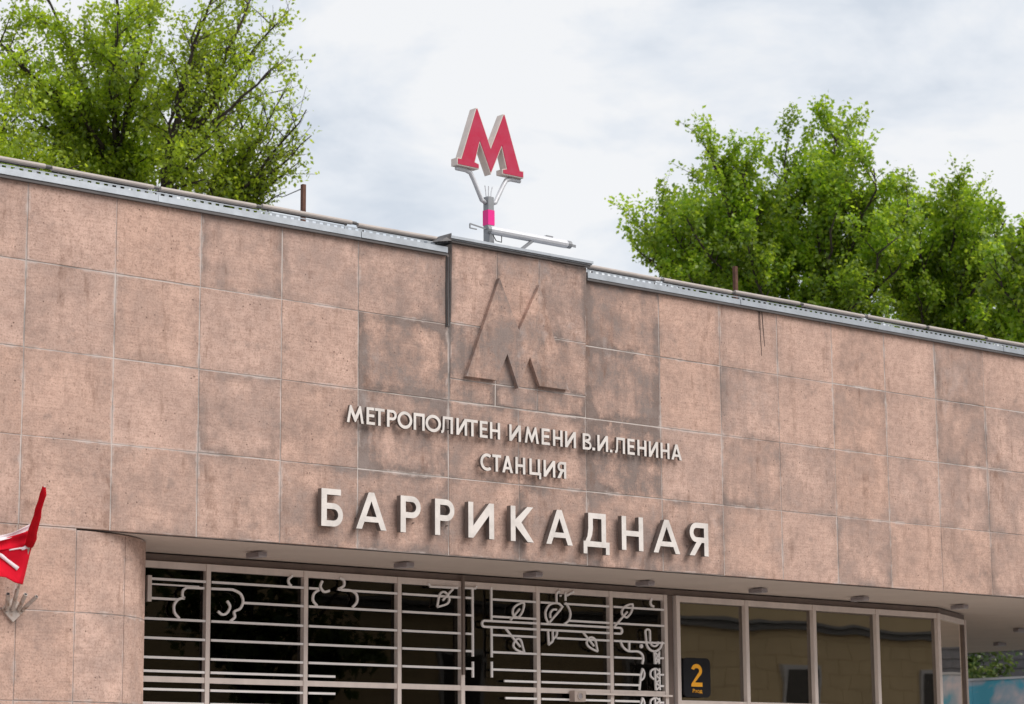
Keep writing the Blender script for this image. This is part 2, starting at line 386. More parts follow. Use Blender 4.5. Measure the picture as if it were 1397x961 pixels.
# left flank of the pilaster and the cable in its corner
MB().box(-.012, .008, -.012, -.002, Z1-.02, ZT-.03).build('corner_channel', M['dark_edge'], bld)
MB().tube([(-.034, -.010, Z1-.03), (-.034, -.010, 7.1), (-.030, -.010, ZT)], .008, 6).build('cable', M['dark'], bld)
# raised letter M cut in the same stone
mx_ = .9655
half = [(.204, 6.137), (.647, 6.137), (.797, 6.452), (mx_, 6.078)]
Mo = half + [(2*mx_-.797, 6.452), (2*mx_-.647, 6.137), (2*mx_-.204, 6.137), (1.268, 7.300), (mx_, 6.735), (.668, 7.300)]
ro = MB().prism([Mo], lambda x, z, d: (x, lean(z)-.054+d, z), .052).build('relief_letter', M['stone'], bld, origin=(mx_, 0, 6.7))
ro['grime'] = .95; ro['tint'] = .8; ro['label'] = 'raised stone letter M on the pilaster'
# slabs: flank pier on the left below the overhang, its rounded corner
X0P, RP = -4.636, 1.42
zz = [ZB, 3.337, 2.487, 1.637, .787, 0.0]
for a, b in zip(zz[:-1], zz[1:]):
    for x0, x1 in ((-9.34, -8.32), (-8.32, -7.3), (-7.30, -6.28), (-6.28, -5.27), (-5.27, X0P)):
        slab(x0, x1, b, a, 0., .25)
MB().box(-9.34, X0P, .006, .30, 0, ZB).build('backing_wall', M['mortar'], bld)
def curved(t0, t1, z0, z1, name, mat, r, th, gap, n=8):
    mb = MB(); th0 = math.radians(t0)+gap/r; th1 = math.radians(t1)-gap/r
    for i in range(n+1):
        t = th0+(th1-th0)*i/n
        for rr, z in ((r, z0+gap), (r, z1-gap), (r-th, z1-gap), (r-th, z0+gap)):
            mb.v.append((X0P+rr*math.sin(t), RP-rr*math.cos(t), z))
    for i in range(n):
        for k in range(4):
            k2 = (k+1) % 4; mb.f.append((i*4+k, i*4+k2, i*4+4+k2, i*4+4+k)[::-1])
    mb.f += [(0, 1, 2, 3)[::-1], tuple(n*4+k for k in (0, 1, 2, 3))]; mb.mi = [0]*len(mb.f)
    c = (X0P+r*math.sin((th0+th1)/2), RP-r*math.cos((th0+th1)/2), (z0+z1)/2)
    o = mb.build(name, mat, bld, origin=c); return o
for a, b in zip(zz[:-1], zz[1:]):
    for t0, t1 in ((0, 27), (27, 60), (60, 90)):
        o = curved(t0, t1, b, a-(.012 if a == ZB else 0), 'stone_slab', M['stone'], RP, .04, .005); o['grime'] = .3; o['tint'] = random.random()
o = curved(0, 90, 0, ZB-.02, 'backing_wall', M['mortar'], RP-.006, .2, 0, 14)
# soffit, lintel band, ceiling light edge
MB().box(X0P-.0, XR-.02, .052, 9.4, ZB-.004, ZB+.12).build('soffit', M['soffit'], bld)
MB().box(-9.34, XR-.01, .046, .052, ZB-.006, ZB+.03).build('drip_edge', M['dark_edge'], bld)
# end wall and rear mass
slab_end = MB().box(XR-.3, XR, .31, 11.2, ZB+.13, ZT).build('end_wall', M['mortar'], bld)
MB().box(-9.34, XR-.31, .31, 14, 7.30, 7.42).build('roof', M['roofing'], bld)
MB().box(-9.34, -9.04, .31, 14, 0, 7.3).build('end_wall', M['mortar'], bld)
MB().box(-9.0, 12.0, 9.5, 9.8, 0, 7.29).build('rear_wall', M['interior'], bld)
MB().box(-9.0, XR-.4, .4, 9.4, ZB+.13, ZB+.2).build('ceiling_slab', M['interior'], bld)
# roof-edge flashing, left and right of the pilaster, and the higher one on it
def flashing(x0, x1, z, yf=-.055, h=.066, name='roof_flashing', yb=.3):
    mb = MB()
    mb.quadbox([(x0, yf, z), (x1, yf, z), (x1, yb, z+.02), (x0, yb, z+.02), (x0, yf+.004, z+h), (x1, yf+.004, z+h), (x1, yb, z+h+.05), (x0, yb, z+h+.05)])
    return mb.build(name, M['galv'], bld)
xs = [-9.34, -6.4, -3.82, -1.25, -.045]
for a, b in zip(xs[:-1], xs[1:]): flashing(a+.003, b-.003, ZT+.002, -.055-.004*(xs.index(a) % 2))
xs = [2.06, 4.62, 7.2, 9.8, 12.4, 15, 17.6, XR+.04]
for a, b in zip(xs[:-1], xs[1:]): flashing(a+.003, b-.003, ZT+.002, -.055-.004*(xs.index(a) % 2))
MB().box(-9.34, -.045, -.048, -.006, ZT-.028, ZT+.001).build('painted_shadow_strip', M['dark_edge'], bld)  # dark strip stands in for the shadow below the flashing
MB().box(2.06, XR, -.048, -.006, ZT-.028, ZT+.001).build('painted_shadow_strip', M['dark_edge'], bld)
mb = MB(); mb.box(-.06, 2.085, -.105, .42, PZ+.022, PZ+.034)
mb.quadbox([(-.06, -.13, PZ+.036), (2.085, -.13, PZ+.036), (2.085, .45, PZ+.036), (-.06, .45, PZ+.036), (-.06, -.128, PZ+.066), (2.085, -.128, PZ+.066), (2.085, .45, PZ+.09), (-.06, .45, PZ+.09)])
mb.build('roof_flashing', M['galv'], bld)
MB().box(-.03, 2.06, -.10, -.05, PZ-.002, PZ+.021).build('painted_shadow_strip', M['dark_edge'], bld)  # same painted shadow, below the pilaster cap
mb = MB(); mb.quadbox([(-.20, -.10, 7.60), (-.05, -.13, 7.625), (-.05, .1, 7.64), (-.2, .1, 7.62), (-.10, -.1, 7.66), (-.055, -.13, 7.71), (-.055, .1, 7.71), (-.10, .1, 7.67)])
mb.build('bent_flashing', M['dark_edge'], bld)
# tar runs
for pts, w in (([(1036, 424), (1037, 455), (1039, 486)], .012), ([(1039, 425), (1041, 450), (1043, 473)], .011), ([(1034, 424), (1035.5, 450)], .007)):
    p = [atY(u, v, 0) for u, v in pts]; mb = MB()
    for i in range(len(p)-1):
        w0, w1 = w*(1-i/len(p)), w*(1-(i+1)/len(p)); a, b = p[i], p[i+1]
        mb.quadbox([(a.x-w0/2, -.006, a.z), (a.x+w0/2, -.006, a.z), (a.x+w0/2, .003, a.z), (a.x-w0/2, .003, a.z), (b.x-w1/2, -.006, b.z), (b.x+w1/2, -.006, b.z), (b.x+w1/2, .003, b.z), (b.x-w1/2, .003, b.z)])
    mb.build('tar_streak', M['tar'], bld)

# ------------------------------------------------------------------ glazing
GS = .016
def gy(x): return 1.50+GS*(x+2.9)
GL = math.atan(GS); GE = Vector((math.cos(GL), math.sin(GL), 0)); GN = Vector((math.sin(GL), -math.cos(GL), 0))   # GN towards the street
GO = Vector((-2.9, 1.50, 0))
def atG(u, v, off=0.):                         # pixel -> point on the glazing plane moved off metres to the street
    d = ray(u, v); n = Vector((-GS, 1, 0)); o = GO+GN*off
    return CAM+d*((o-CAM).dot(n)/d.dot(n))
def gs(u, v, off=0.):                          # -> (s along glazing, z)
    p = atG(u, v, off); return ((p-GO).dot(GE), p.z)
def gp(s, z, off=0.): return GO+GE*s+GN*off+Vector((0, 0, z))
def gbox(s0, s1, o0, o1, z0, z1):
    mb = MB(); mb.quadbox([gp(s0, z0, o1), gp(s1, z0, o1), gp(s1, z0, o0), gp(s0, z0, o0), gp(s0, z1, o1), gp(s1, z1, o1), gp(s1, z1, o0), gp(s0, z1, o0)])
    return mb
ZF = 4.045
lint = gbox(-.32, 13.3, -.25, -.02, ZF+.005, ZB-.02).build('lintel_band', M['band'], bld)
screen = thing('glazed_screen', 'dark glazed screen in beige aluminium frame behind the white ornamental bars', 'window', gp(2, 0))
def sp(o): o.location -= o.parent.location; return o
mul_px = [(283.6, 775), (416.4, 785), (543.7, 795), (629.8, 800), (732.5, 808), (832, 812), (906.5, 816)]
S = [gs(u, v)[0] for u, v in mul_px]
S_left = -.30
ZTR0, ZTR1 = 2.765, 2.825
zc = [gs(236, 931.2)[1], gs(236, 923.5)[1]]; ZTR0, ZTR1 = zc
MW = .028
for s in S: sp(gbox(s-MW, s+MW, -.06, .02, 0, ZF).build('mullion', M['frame'], screen))
edges = [S_left]+S
for a, b in zip(edges[:-1], edges[1:]):
    a2, b2 = a+MW+.002, b-MW-.002
    sp(gbox(a2, b2, -.055, .012, ZF-.072, ZF).build('top_rail', M['frame'], screen))
    sp(gbox(a2, b2, -.055, .012, ZTR0, ZTR1).build('transom', M['frame'], screen))
    sp(gbox(a2, b2, -.055, .012, .0, .12).build('bottom_rail', M['frame'], screen))
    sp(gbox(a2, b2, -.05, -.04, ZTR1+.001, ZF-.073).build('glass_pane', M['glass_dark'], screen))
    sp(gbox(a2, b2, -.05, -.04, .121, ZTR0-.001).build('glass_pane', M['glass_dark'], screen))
# dark drain strip in front of the fourth mullion
a = gs(629.3, 800)[0]
sp(gbox(a-.022, a+.012, .024, .05, gs(631, 921)[1], ZB-.03).build('drain_strip', M['band'], screen))
# reveal post between the two glazed parts
c0, c1 = gs(911.5, 820)[0], gs(919.3, 820)[0]
sp(gbox(c0, c1, -.12, -.03, 0, ZF).build('reveal_post', M['band'], screen))
p0, p1 = gs(199.7, 785), gs(204.6, 821)
sp(gbox(p0[0], p1[0], .0, .03, p1[1], p0[1]).build('side_plate', M['frame'], screen))

vest = thing('glazed_vestibule', 'clear glazed entrance vestibule with slim beige frames right of the ornamental bars', 'window', gp(10, 0))
vm = [gs(u, v)[0] for u, v in ((923.5, 820), (1017.2, 826), (1109.5, 832), (1195.5, 838), (1279.2, 843))]
ZV0 = gs(1017, 958)[1]
for i, s in enumerate(vm): sp(gbox(s-.031, s+.031, -.06, .02, 0, ZF).build('mullion', M['frame'], vest))
for a, b in zip(vm[:-1], vm[1:]):
    a2, b2 = a+.033, b-.033
    sp(gbox(a2, b2, -.055, .012, ZF-.072, ZF).build('top_rail', M['frame'], vest))
    sp(gbox(a2, b2, -.055, .012, ZV0-.09, ZV0).build('transom', M['frame'], vest))
    sp(gbox(a2, b2, -.055, .012, 0, .12).build('bottom_rail', M['frame'], vest))
    sp(gbox(a2, b2, -.05, -.04, ZV0+.001, ZF-.073).build('glass_pane', M['glass'], vest))
    sp(gbox(a2, b2, -.05, -.04, .121, ZV0-.091).build('glass_pane', M['glass'], vest))
# canted end bay
A = gp(vm[-1]+.034, 0); Bv = Vector((11.80, 2.40, 0)); dE = (Bv-A).normalized(); dN = Vector((dE.y, -dE.x, 0)); Ln = (Bv-A).length
def cbox(s0, s1, o0, o1, z0, z1):
    mb = MB(); f = lambda s, o, z: A+dE*s+dN*o+Vector((0, 0, z))
    return mb.quadbox([f(s0, o1, z0), f(s1, o1, z0), f(s1, o0, z0), f(s0, o0, z0), f(s0, o1, z1), f(s1, o1, z1), f(s1, o0, z1), f(s0, o0, z1)])
sp(cbox(.01, Ln-.07, -.055, .0, ZF-.072, ZF).build('top_rail', M['frame'], vest))
sp(cbox(.01, Ln-.07, -.055, .0, 0, .12).build('bottom_rail', M['frame'], vest))
sp(cbox(.01, Ln-.07, -.05, -.04, .121, ZF-.073).build('glass_pane', M['glass'], vest))
sp(cbox(Ln-.03, Ln, -.05, .012, 0, ZF).build('mullion', M['frame'], vest)); sp(cbox(Ln-.068, Ln-.031, -.07, -.01, 0, ZF).build('mullion', M['band'], vest))
cbox(.0, Ln+.02, -.22, -.02, ZF+.005, ZB-.02).build('lintel_band', M['band'], bld)
# return of the vestibule and interior
E2 = Bv+Vector((.02, .03, 0))
sp(MB().box(11.70, 11.76, 2.5, 9.4, .0, ZB-.02).build('return_wall', M['interior'], vest))
MB().box(-3.1, 12.9, 1.9, 9.4, -.3, .02).build('floor', M['interior'], bld)
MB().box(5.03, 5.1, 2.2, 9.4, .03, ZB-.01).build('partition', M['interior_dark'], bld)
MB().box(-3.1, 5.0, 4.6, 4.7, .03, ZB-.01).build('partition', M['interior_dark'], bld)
for u, k in ((945, .034), (1071, .026), (1257, .026), (1246, .016)):
    q = atG(u, 880, -.42)
    MB().box(q.x-k, q.x+k, q.y-.04, q.y+.04, .03, ZB-.01).build('interior_post', M['winframe'], bld)

# ------------------------------------------------------------------ ornamental bars
gr = thing('ornamental_grille', 'white strip ornament of bars, clouds, leaves and a bird over the dark glass', 'grille', gp(2, 0))
OFF = .022
def strip(pts, w=.030, closed=False, name='bar', d=.02, off=OFF):
    """ribbon of width w following (s,z) points, mitred"""
    P = [Vector(p) for p in pts]
    if closed and (P[0]-P[-1]).length < 1e-4: P = P[:-1]
    n = len(P); Lp, Rp = [], []
    for i in range(n):
        a = P[i-1] if (i > 0 or closed) else None; b = P[(i+1) % n] if (i < n-1 or closed) else None
        d1 = (P[i]-a).normalized() if a is not None else None; d2 = (b-P[i]).normalized() if b is not None else None
        if d1 is None: d1 = d2
        if d2 is None: d2 = d1
        n1, n2 = Vector((-d1.y, d1.x)), Vector((-d2.y, d2.x)); mm = n1+n2
        mm = mm.normalized() if mm.length > .2 else n1
        k = min(1.6, 1/max(.5, mm.dot(n1)))
        Lp.append(P[i]+mm*k*w/2); Rp.append(P[i]-mm*k*w/2)
    mb = MB()
    for i in range(n):
        for q, o in ((Lp[i], off+d/2), (Rp[i], off+d/2), (Rp[i], off-d/2), (Lp[i], off-d/2)): mb.v.append(tuple(gp(q.x, q.y, o)))
    seg = n if closed else n-1
    for i in range(seg):
        j = (i+1) % n
        for k in range(4):
            k2 = (k+1) % 4; mb.f.append((i*4+k, i*4+k2, j*4+k2, j*4+k))
    if not closed: mb.f += [(3, 2, 1, 0), tuple((n-1)*4+k for k in range(4))]
    mb.mi = [0]*len(mb.f)
    o = mb.build(name, M['white_bar'], gr); return sp(o)
def Z_at(u, v): return gs(u, v, OFF)[1]
def S_at(u, v=870): return gs(u, v, OFF)[0]
zA, zC, zD, zE, zF_, zG, zH, zI = [Z_at(u, v) for u, v in ((287.8, 794.5), (333, 822.8), (287, 847.9), (287, 873.7), (287, 899.7), (287, 918), (287, 942.4), (287, 961))]
mL = [S_left+.03]+[s+MW+.012 for s in S]; mR = [s-MW-.012 for s in S]
bw = .0255
def bar(s0, s1, z, w=bw): strip([(s0, z), (s1, z)], w, d=.018, off=OFF-.003)
# panel 1, 2
plate = p1[0]
bar(plate, mR[0], zA); bar(plate, S_at(271.6, 800), Z_at(236, 798.6), .016)
bar(plate, S_at(243, 818), Z_at(225, 817.2))
for z in (zD, zE, zF_, zG, zH, zI):
    bar(mL[0], mR[0], z); bar(mL[1], mR[1], z)
bar(mL[1], mR[1], zA); bar(S_at(331), mR[1], zC)
# panel 3
bar(mL[2], S_at(434.5), zA); bar(S_at(466), mR[2], zA)
for z in (zC, zD, zE, zF_, zI): bar(mL[2], mR[2], z)
for z in (zG, zH): bar(mL[2], S_at(457.5), z)
# panel 4 and the short ends in 5
v1, v2 = S_at(644.8), S_at(670.5)
for z in (zA, zC, zD, zE, zF_):
    bar(mL[3], mR[3], z); bar(mL[4], v1, z)
# two trunks
for s, br in ((v1, None), (v2, ('z',))):
    u = 644.8 if s == v1 else 670.5
    zt = Z_at(u, 803.5 if s == v1 else 801.5)
    if br is None: strip([(s, zt), (s, Z_at(u, 896))], bw, name='trunk_strip')
    else:
        strip([(s, zt), (s, Z_at(u, 846))], bw, name='trunk_strip'); strip([(s, Z_at(u, 856.5)), (s, Z_at(u, 897))], bw, name='trunk_strip')
    strip([(s, Z_at(u, 903)), (s, Z_at(u, 924.5))], bw, name='trunk_strip')
# panel 6
for z in (zA, zC, zD, zE, zF_): bar(v2, mR[4], z)
zBt, zBb = Z_at(700, 849.2), Z_at(700, 857.4)
zg2, zh2 = Z_at(705, 929.8), Z_at(705, 953)
bar(S_at(687.7), mR[4], zg2); bar(S_at(689), mR[4], zh2)
capL = S_at(657.5); r_ = (zBt-zBb)/2; zm = (zBt+zBb)/2
strip([(mR[4], zBt)]+[(capL+r_+a, zm+b) for a, b in arc(0, 0, r_, 90, 270, 8)]+[(mR[4], zBb)], bw, name='branch_strip', off=OFF+.002)
# panel 7
bar(mL[5], S_at(757), zA); bar(S_at(770.5), mR[5], zA); bar(S_at(777), mR[5], zC); bar(S_at(760), mR[5], zD)
for z in (zE, zF_, zg2, zh2, zBt, zBb): bar(mL[5], mR[5], z)
# panel 8
for z in (zA, zC, zD): bar(mL[6], mR[6], z)
bar(mL[6], S_at(875), zE); bar(mL[6], S_at(873), zF_); bar(mL[6], S_at(872), zg2); bar(mL[6], S_at(871), zh2)
capR = S_at(848.5)
strip([(mL[6], zBt)]+[(capR-r_+a, zm+b) for a, b in arc(0, 0, r_, 90, -90, 8)]+[(mL[6], zBb)], bw, name='branch_strip', off=OFF+.002)
def px(lst, ox, oy, k): return [gs(ox+x/k, oy+y/k, OFF) for x, y in lst]
def smooth(p, n=4):
    P = [Vector(q) for q in p]; o = []
    for i in range(len(P)-1):
        a, b, c, d = P[max(i-1, 0)], P[i], P[i+1], P[min(i+2, len(P)-1)]
        for k in range(n):
            t = k/n; o.append(.5*((2*b)+(c-a)*t+(2*a-5*b+4*c-d)*t*t+(3*b-a-3*c+d)*t**3))
    o.append(P[-1]); return [tuple(q) for q in o]
Zt = (180, 740, 8.733); Z8 = (170, 720, 3.989); Z4 = (400, 740, 4.35); Z6 = (640, 770, 4.657); Z3 = (640, 790, 8.733)
O2 = OFF+.004
strip(px([(855, 550), (650, 541)], *Zt)+smooth(px([(650, 541), (605, 575), (598, 640), (622, 668)], *Zt))[1:], bw, name='cloud_outline', off=O2)
strip(smooth(px([(622, 668), (555, 678), (500, 745), (505, 840), (560, 908)], *Zt)), bw, name='cloud_outline', off=O2)
strip(px([(470, 333), (585, 338)], *Z8)+smooth(px([(585, 338), (628, 360), (643, 400), (628, 440), (595, 458), (598, 488), (572, 510)], *Z8))[1:], bw, name='cloud_outline', off=O2)
strip(smooth(px([(556, 400), (572, 430), (556, 464), (530, 474), (506, 456)], *Z8)), bw, name='cloud_curl', off=O2)
strip(smooth(px([(912, 262), (891, 282), (893, 305), (906, 318)], *Z8)), bw, name='cloud_outline', off=O2)
strip(smooth(px([(172, 230), (160, 262), (180, 294), (214, 288)], *Z4)), bw, name='cloud_curl', off=O2)
strip(smooth(px([(152, 283), (122, 305), (116, 345), (140, 378)], *Z4)), bw, name='cloud_outline', off=O2)
strip(smooth(px([(275, 213), (299, 228), (298, 260), (268, 280), (340, 287), (374, 312), (376, 355), (350, 386)], *Z4)), bw, name='cloud_outline', off=O2)
# perch line top of panel 4/5
strip(px([(800, 245), (813, 264), (975, 272)], *Z4), bw*.9, name='branch_strip', off=O2); strip(px([(1013, 272), (1078, 275), (1088, 262)], *Z4), bw*.9, name='branch_strip', off=O2)
def leaf(stem, outl, K):
    strip(px(stem, *K), bw*.85, name='leaf_stem', off=O2+.003); strip(smooth(px(outl, *K), 3), bw*.85, name='leaf_outline', off=O2)
leaf([(945, 278), (885, 345)], [(853, 385), (868, 310), (897, 296), (924, 330), (913, 365), (853, 385)], Z4)
leaf([(260, 356), (318, 284)], [(310, 340), (282, 328), (275, 298), (292, 266), (345, 245), (338, 300), (310, 340)], Z6)
leaf([(228, 408), (322, 525)], [(350, 565), (300, 545), (279, 515), (300, 477), (326, 482), (340, 530), (350, 565)], Z6)
leaf([(723, 436), (790, 520)], [(815, 555), (765, 530), (745, 500), (765, 465), (797, 477), (808, 520), (815, 555)], Z6)
leaf([(916, 402), (1002, 302)], [(1000, 340), (974, 325), (969, 298), (990, 268), (1036, 255), (1028, 305), (1000, 340)], Z6)
# bird
strip(px([(1038, 282), (1036, 190)], *Z3)+smooth(px([(1036, 190), (1050, 160), (1075, 152)], *Z3))[1:], bw*.9, name='bird_head', off=O2)
strip(px([(1145, 262), (1143, 162)], *Z3), bw*.9, name='bird_head', off=O2); strip(px([(1160, 200), (1245, 152)], *Z3), bw*.9, name='bird_beak', off=O2)
strip(smooth(px([(1145, 285), (1190, 360), (1203, 430), (1180, 500), (1130, 538)], *Z3)), bw*.9, name='bird_breast', off=O2)
strip(smooth(px([(1030, 290), (960, 305), (912, 375), (908, 450), (938, 525)], *Z3)), bw*.9, name='bird_back', off=O2)
strip(px([(1030, 287), (1070, 298), (1105, 333), (1080, 370), (952, 518)], *Z3), bw*.9, name='bird_wing', off=O2+.003)
strip(smooth(px([(1040, 368), (995, 368), (963, 410), (965, 468)], *Z3)), bw*.9, name='bird_wing', off=O2)
strip(px([(937, 622), (944, 780)], *Z3)+smooth(px([(944, 780), (985, 750), (1000, 715), (1035, 680), (1045, 625)], *Z3)), bw*.9, name='bird_tail', off=O2)
strip(px([(990, 622), (992, 735)], *Z3), bw*.8, name='bird_tail', off=O2+.003)
def dot(x, y, K, r, nm):
    c = gs(K[0]+x/K[2], K[1]+y/K[2], OFF)
    mb = MB().prism([arc(c[0], c[1], r, 0, 330, 11)], lambda a, b, d: gp(a, b, OFF+.012-d), .02)
    sp(mb.build(nm, M['white_bar'], gr))
dot(1087, 201, Z3, .012, 'bird_eye')
# long-necked animal
strip(smooth(px([(958, 482), (975, 525), (1012, 552), (1070, 555), (1098, 575), (1104, 605), (1098, 634)], *Z6)), bw, name='animal_muzzle', off=O2)
strip(px([(1015, 486), (1015, 548)], *Z6), bw, name='animal_muzzle', off=O2); dot(1093, 521, Z6, .026, 'animal_eye')
strip(px([(1124, 492), (1118, 430)], *Z6)+px(arc(1132, 430, 15, 180, 360, 6, 16), *Z6)[1:]+px([(1148, 490)], *Z6), bw*.9, name='animal_horn', off=O2)
strip(px(arc(1174, 492, 50, 180, 0, 10, 62), *Z6), bw, name='animal_ear', off=O2); strip(px(arc(1175, 492, 26, 180, 0, 8, 30), *Z6), bw*.8, name='animal_ear', off=O2)
strip(px([(1174, 556), (1179, 634)], *Z6), bw*.9, name='animal_neck', off=O2); strip(px([(1206, 552), (1204, 634)], *Z6), bw*.9, name='animal_neck', off=O2)
strip(px([(1178, 560), (1202, 597), (1180, 632)], *Z6), bw*.8, name='animal_mane', off=O2+.004); strip(px([(1204, 560), (1182, 597), (1204, 632)], *Z6), bw*.8, name='animal_mane', off=O2+.008)
for y in (598, 703, 775, 880): strip(px([(1200, y-1), (1230, y)], *Z6), bw*.9, name='animal_mane', off=O2+.012)
for y0, y1 in ((662, 800), (848, 960)):
    strip(px([(1100, y0), (1088, y0+50), (1080, y1)], *Z6), bw*.9, name='animal_neck', off=O2)
    strip(smooth(px([(1100, y0+4), (1110, y0+30), (1106, y0+58), (1090, y0+76)], *Z6)), bw*.8, name='animal_spot', off=O2+.004)
    strip(smooth(px([(1178, y0), (1152, y0+16), (1150, y0+48), (1172, y0+70)], *Z6)), bw*.8, name='animal_spot', off=O2+.004)
    strip(px([(1178, y0), (1184, y1)], *Z6), bw*.9, name='animal_neck', off=O2); strip(px([(1206, y0), (1210, y1)], *Z6), bw*.9, name='animal_neck', off=O2)
    n_ = 3; st = (y1-y0)/n_
    for k in range(n_): strip(px([(1182, y0+k*st), (1206, y0+(k+.5)*st), (1184, y0+(k+1)*st)], *Z6), bw*.7, name='animal_mane', off=O2+.008)
strip(smooth(px([(1160, 218), (1150, 240), (1156, 262), (1172, 270)], *Z6)), bw, name='cloud_outline', off=O2)

# loudspeaker box and its rod on the transom
a0, a1 = gs(779.6, 950, .1), gs(797.5, 950, .1); z0, z1 = gs(788, 957.5, .1)[1], gs(788, 942.5, .1)[1]
ls = thing('loudspeaker', 'small beige loudspeaker box with a round grille on the screen transom', 'loudspeaker', gp((a0[0]+a1[0])/2, z0, .03))
sp(gbox(a0[0]+.035, a1[0], .024, .12, z0, z1).build('housing', M['speaker'], ls))
cx, cz = (a0[0]+.035+a1[0])/2, (z0+z1)/2
sp(MB().prism([arc(cx, cz, .045, 0, 345, 20), arc(cx, cz, .033, 0, 345, 20)], lambda s, z, d: gp(s, z, .128-d), .012).build('rim', M['bracket'], ls))
sp(MB().prism([arc(cx, cz, .032, 0, 345, 20)], lambda s, z, d: gp(s, z, .124-d), .006).build('cone', M['lamp_box'], ls))
rd = MB().bar(gp(gs(799, 947, .05)[0], gs(799, 946.5, .05)[1], .05), gp(gs(917, 948, .05)[0], gs(799, 946.5, .05)[1]+.0, .05), .02, .022).build('cable_conduit', M['frame'])
tag(rd, 'thin horizontal beige rod running right from the loudspeaker box across the screen', 'conduit')

# ------------------------------------------------------------------ entrance number sign
q0, q1 = gs(931.5, 897.5, .03), gs(969, 951, .03)
zt = gs(950, 898, .03)[1]; zb = gs(950, 951.5, .03)[1]
es = thing('entrance_sign', 'rounded charcoal sign with orange number 2 on the clear vestibule glass', 'sign', gp((q0[0]+q1[0])/2, zb, .03))
w_, h_ = q1[0]-q0[0], zt-zb; r_ = .07
def rrect(x0, z0, x1, z1, r): return arc(x1-r, z0+r, r, -90, 0, 6)+arc(x1-r, z1-r, r, 0, 90, 6)+arc(x0+r, z1-r, r, 90, 180, 6)+arc(x0+r, z0+r, r, 180, 270, 6)
sp(MB().prism([rrect(q0[0], zb, q1[0], zt, r_)], lambda s, z, d: gp(s, z, .04-d), .025).build('panel', M['sign_dark'], es))
def text_mesh(txt, name, mat, parent, s0, s1, z0, z1, off, depth=.003):
    cu = bpy.data.curves.new(name, 'FONT'); cu.body = txt; cu.size = 1; cu.extrude = .01; cu.offset = .008
    t = bpy.data.objects.new(name, cu); COL.objects.link(t); bpy.context.view_layer.update()
    me = bpy.data.meshes.new_from_object(t.evaluated_get(bpy.context.evaluated_depsgraph_get()))
    bpy.data.objects.remove(t); me.materials.clear()
    co = np.array([v.co[:] for v in me.vertices]); lo, hi = co.min(0), co.max(0)
    for v in me.vertices:
        x = s0+(v.co.x-lo[0])/(hi[0]-lo[0])*(s1-s0); z = z0+(v.co.y-lo[1])/(hi[1]-lo[1])*(z1-z0)
        d = off+depth*(v.co.z-lo[2])/(hi[2]-lo[2]); v.co = gp(x, z, d)
    return sp(link(name, me, mat, parent))
kx = lambda u: gs(u, 925, .042)[0]
kz = lambda v: gs(950, v, .042)[1]
# numeral drawn as one outline
x0, x1, z0, z1 = kx(942.5), kx(958.3), kz(937), kz(906); W, H = x1-x0, z1-z0; t_ = .052
oa = arc(.5, 1-.30, .47, 165, -25, 12, .30); ia = arc(.5, 1-.30, .47-t_/W, -25, 165, 12, .30-t_/H)
pts = oa+[(.34, t_/H), (.98, t_/H), (.98, 0), (.03, 0), (.03, .105)]+ia
num = MB().prism([[(x0+p[0]*W, z0+p[1]*H) for p in pts]], lambda s, z, d: gp(s, z, .0445-d), .0035).build('numeral', M['orange'], es); sp(num)
text_mesh('Вход', 'caption', M['orange'], es, kx(944.8), kx(957.6), kz(946.6), kz(940.2), .0405)

# ------------------------------------------------------------------ soffit lamps
lamp0 = thing('soffit_lamp', 'x', 'lamp', (0, 0, 0), 'soffit lamps')
MB().box(-.055, .055, -.12, .12, -.06, -.012).build('housing', M['lamp_box'], lamp0, bevel=.006)
MB().box(-.048, .048, -.112, .112, -.068, -.0605).build('lens', M['lamp_lens'], lamp0)
MB().box(-.03, .03, -.05, .05, -.0118, .0).build('mount', M['lamp_lens'], lamp0)
lp = [(350, 757, 'above the first panes beside the rounded pier'), (551, 771, 'below the first letter Р of the big name'), (727, 784, 'below the letter К of the big name'), (880, 796, 'left of the reveal post by the animal ornament'),
      (1034, 806, 'above the second clear vestibule pane'), (1173, 817, 'above the third clear vestibule pane'), (1309, 828, 'above the canted end pane'), (1364, 879, 'above the shrub at the far right'), (1392, 860, 'nearest the right edge of the photo')]
for i, (u, v, w) in enumerate(lp):
    o = lamp0 if i == 0 else copy_tree(lamp0)
    p = atZ(u, v, ZB-.04); o.location = (p.x, p.y, ZB-.005); o['label'] = 'small dark box lamp under the soffit, '+w
    if i > 6: o.rotation_euler = (0, 0, PI/2)

# ------------------------------------------------------------------ lettering
def g_A(w, s):
    a = s*.52; c = w/2; s1 = s*1.08; k = c-a; f = lambda y: s1+k*y
    y0, y1 = .20, .20+s*.82; ap = (c-s1)/k
    return [[(0, 0), (s1, 0), (f(y0), y0), (w-f(y0), y0), (w-s1, 0), (w, 0), (c+a, 1), (c-a, 1)], [(f(y1), y1), (c, ap), (w-f(y1), y1)]]
def g_I(w, s): return [[(0, 0), (s, 0), (w-s, .66), (w-s, 0), (w, 0), (w, 1), (w-s, 1), (s, .34), (s, 1), (0, 1)]]
def g_N(w, s): return [[(0, 0), (s, 0), (s, .42), (w-s, .42), (w-s, 0), (w, 0), (w, 1), (w-s, 1), (w-s, .42+s*.88), (s, .42+s*.88), (s, 1), (0, 1)]]
def g_P(w, s): return [[(0, 0), (s, 0), (s, 1-s), (w-s, 1-s), (w-s, 0), (w, 0), (w, 1), (0, 1)]]
def g_E(w, s):
    t = s*.9; return [[(0, 0), (w, 0), (w, t), (s, t), (s, .44), (w*.93, .44), (w*.93, .44+t), (s, .44+t), (s, 1-t), (w, 1-t), (w, 1), (0, 1)]]
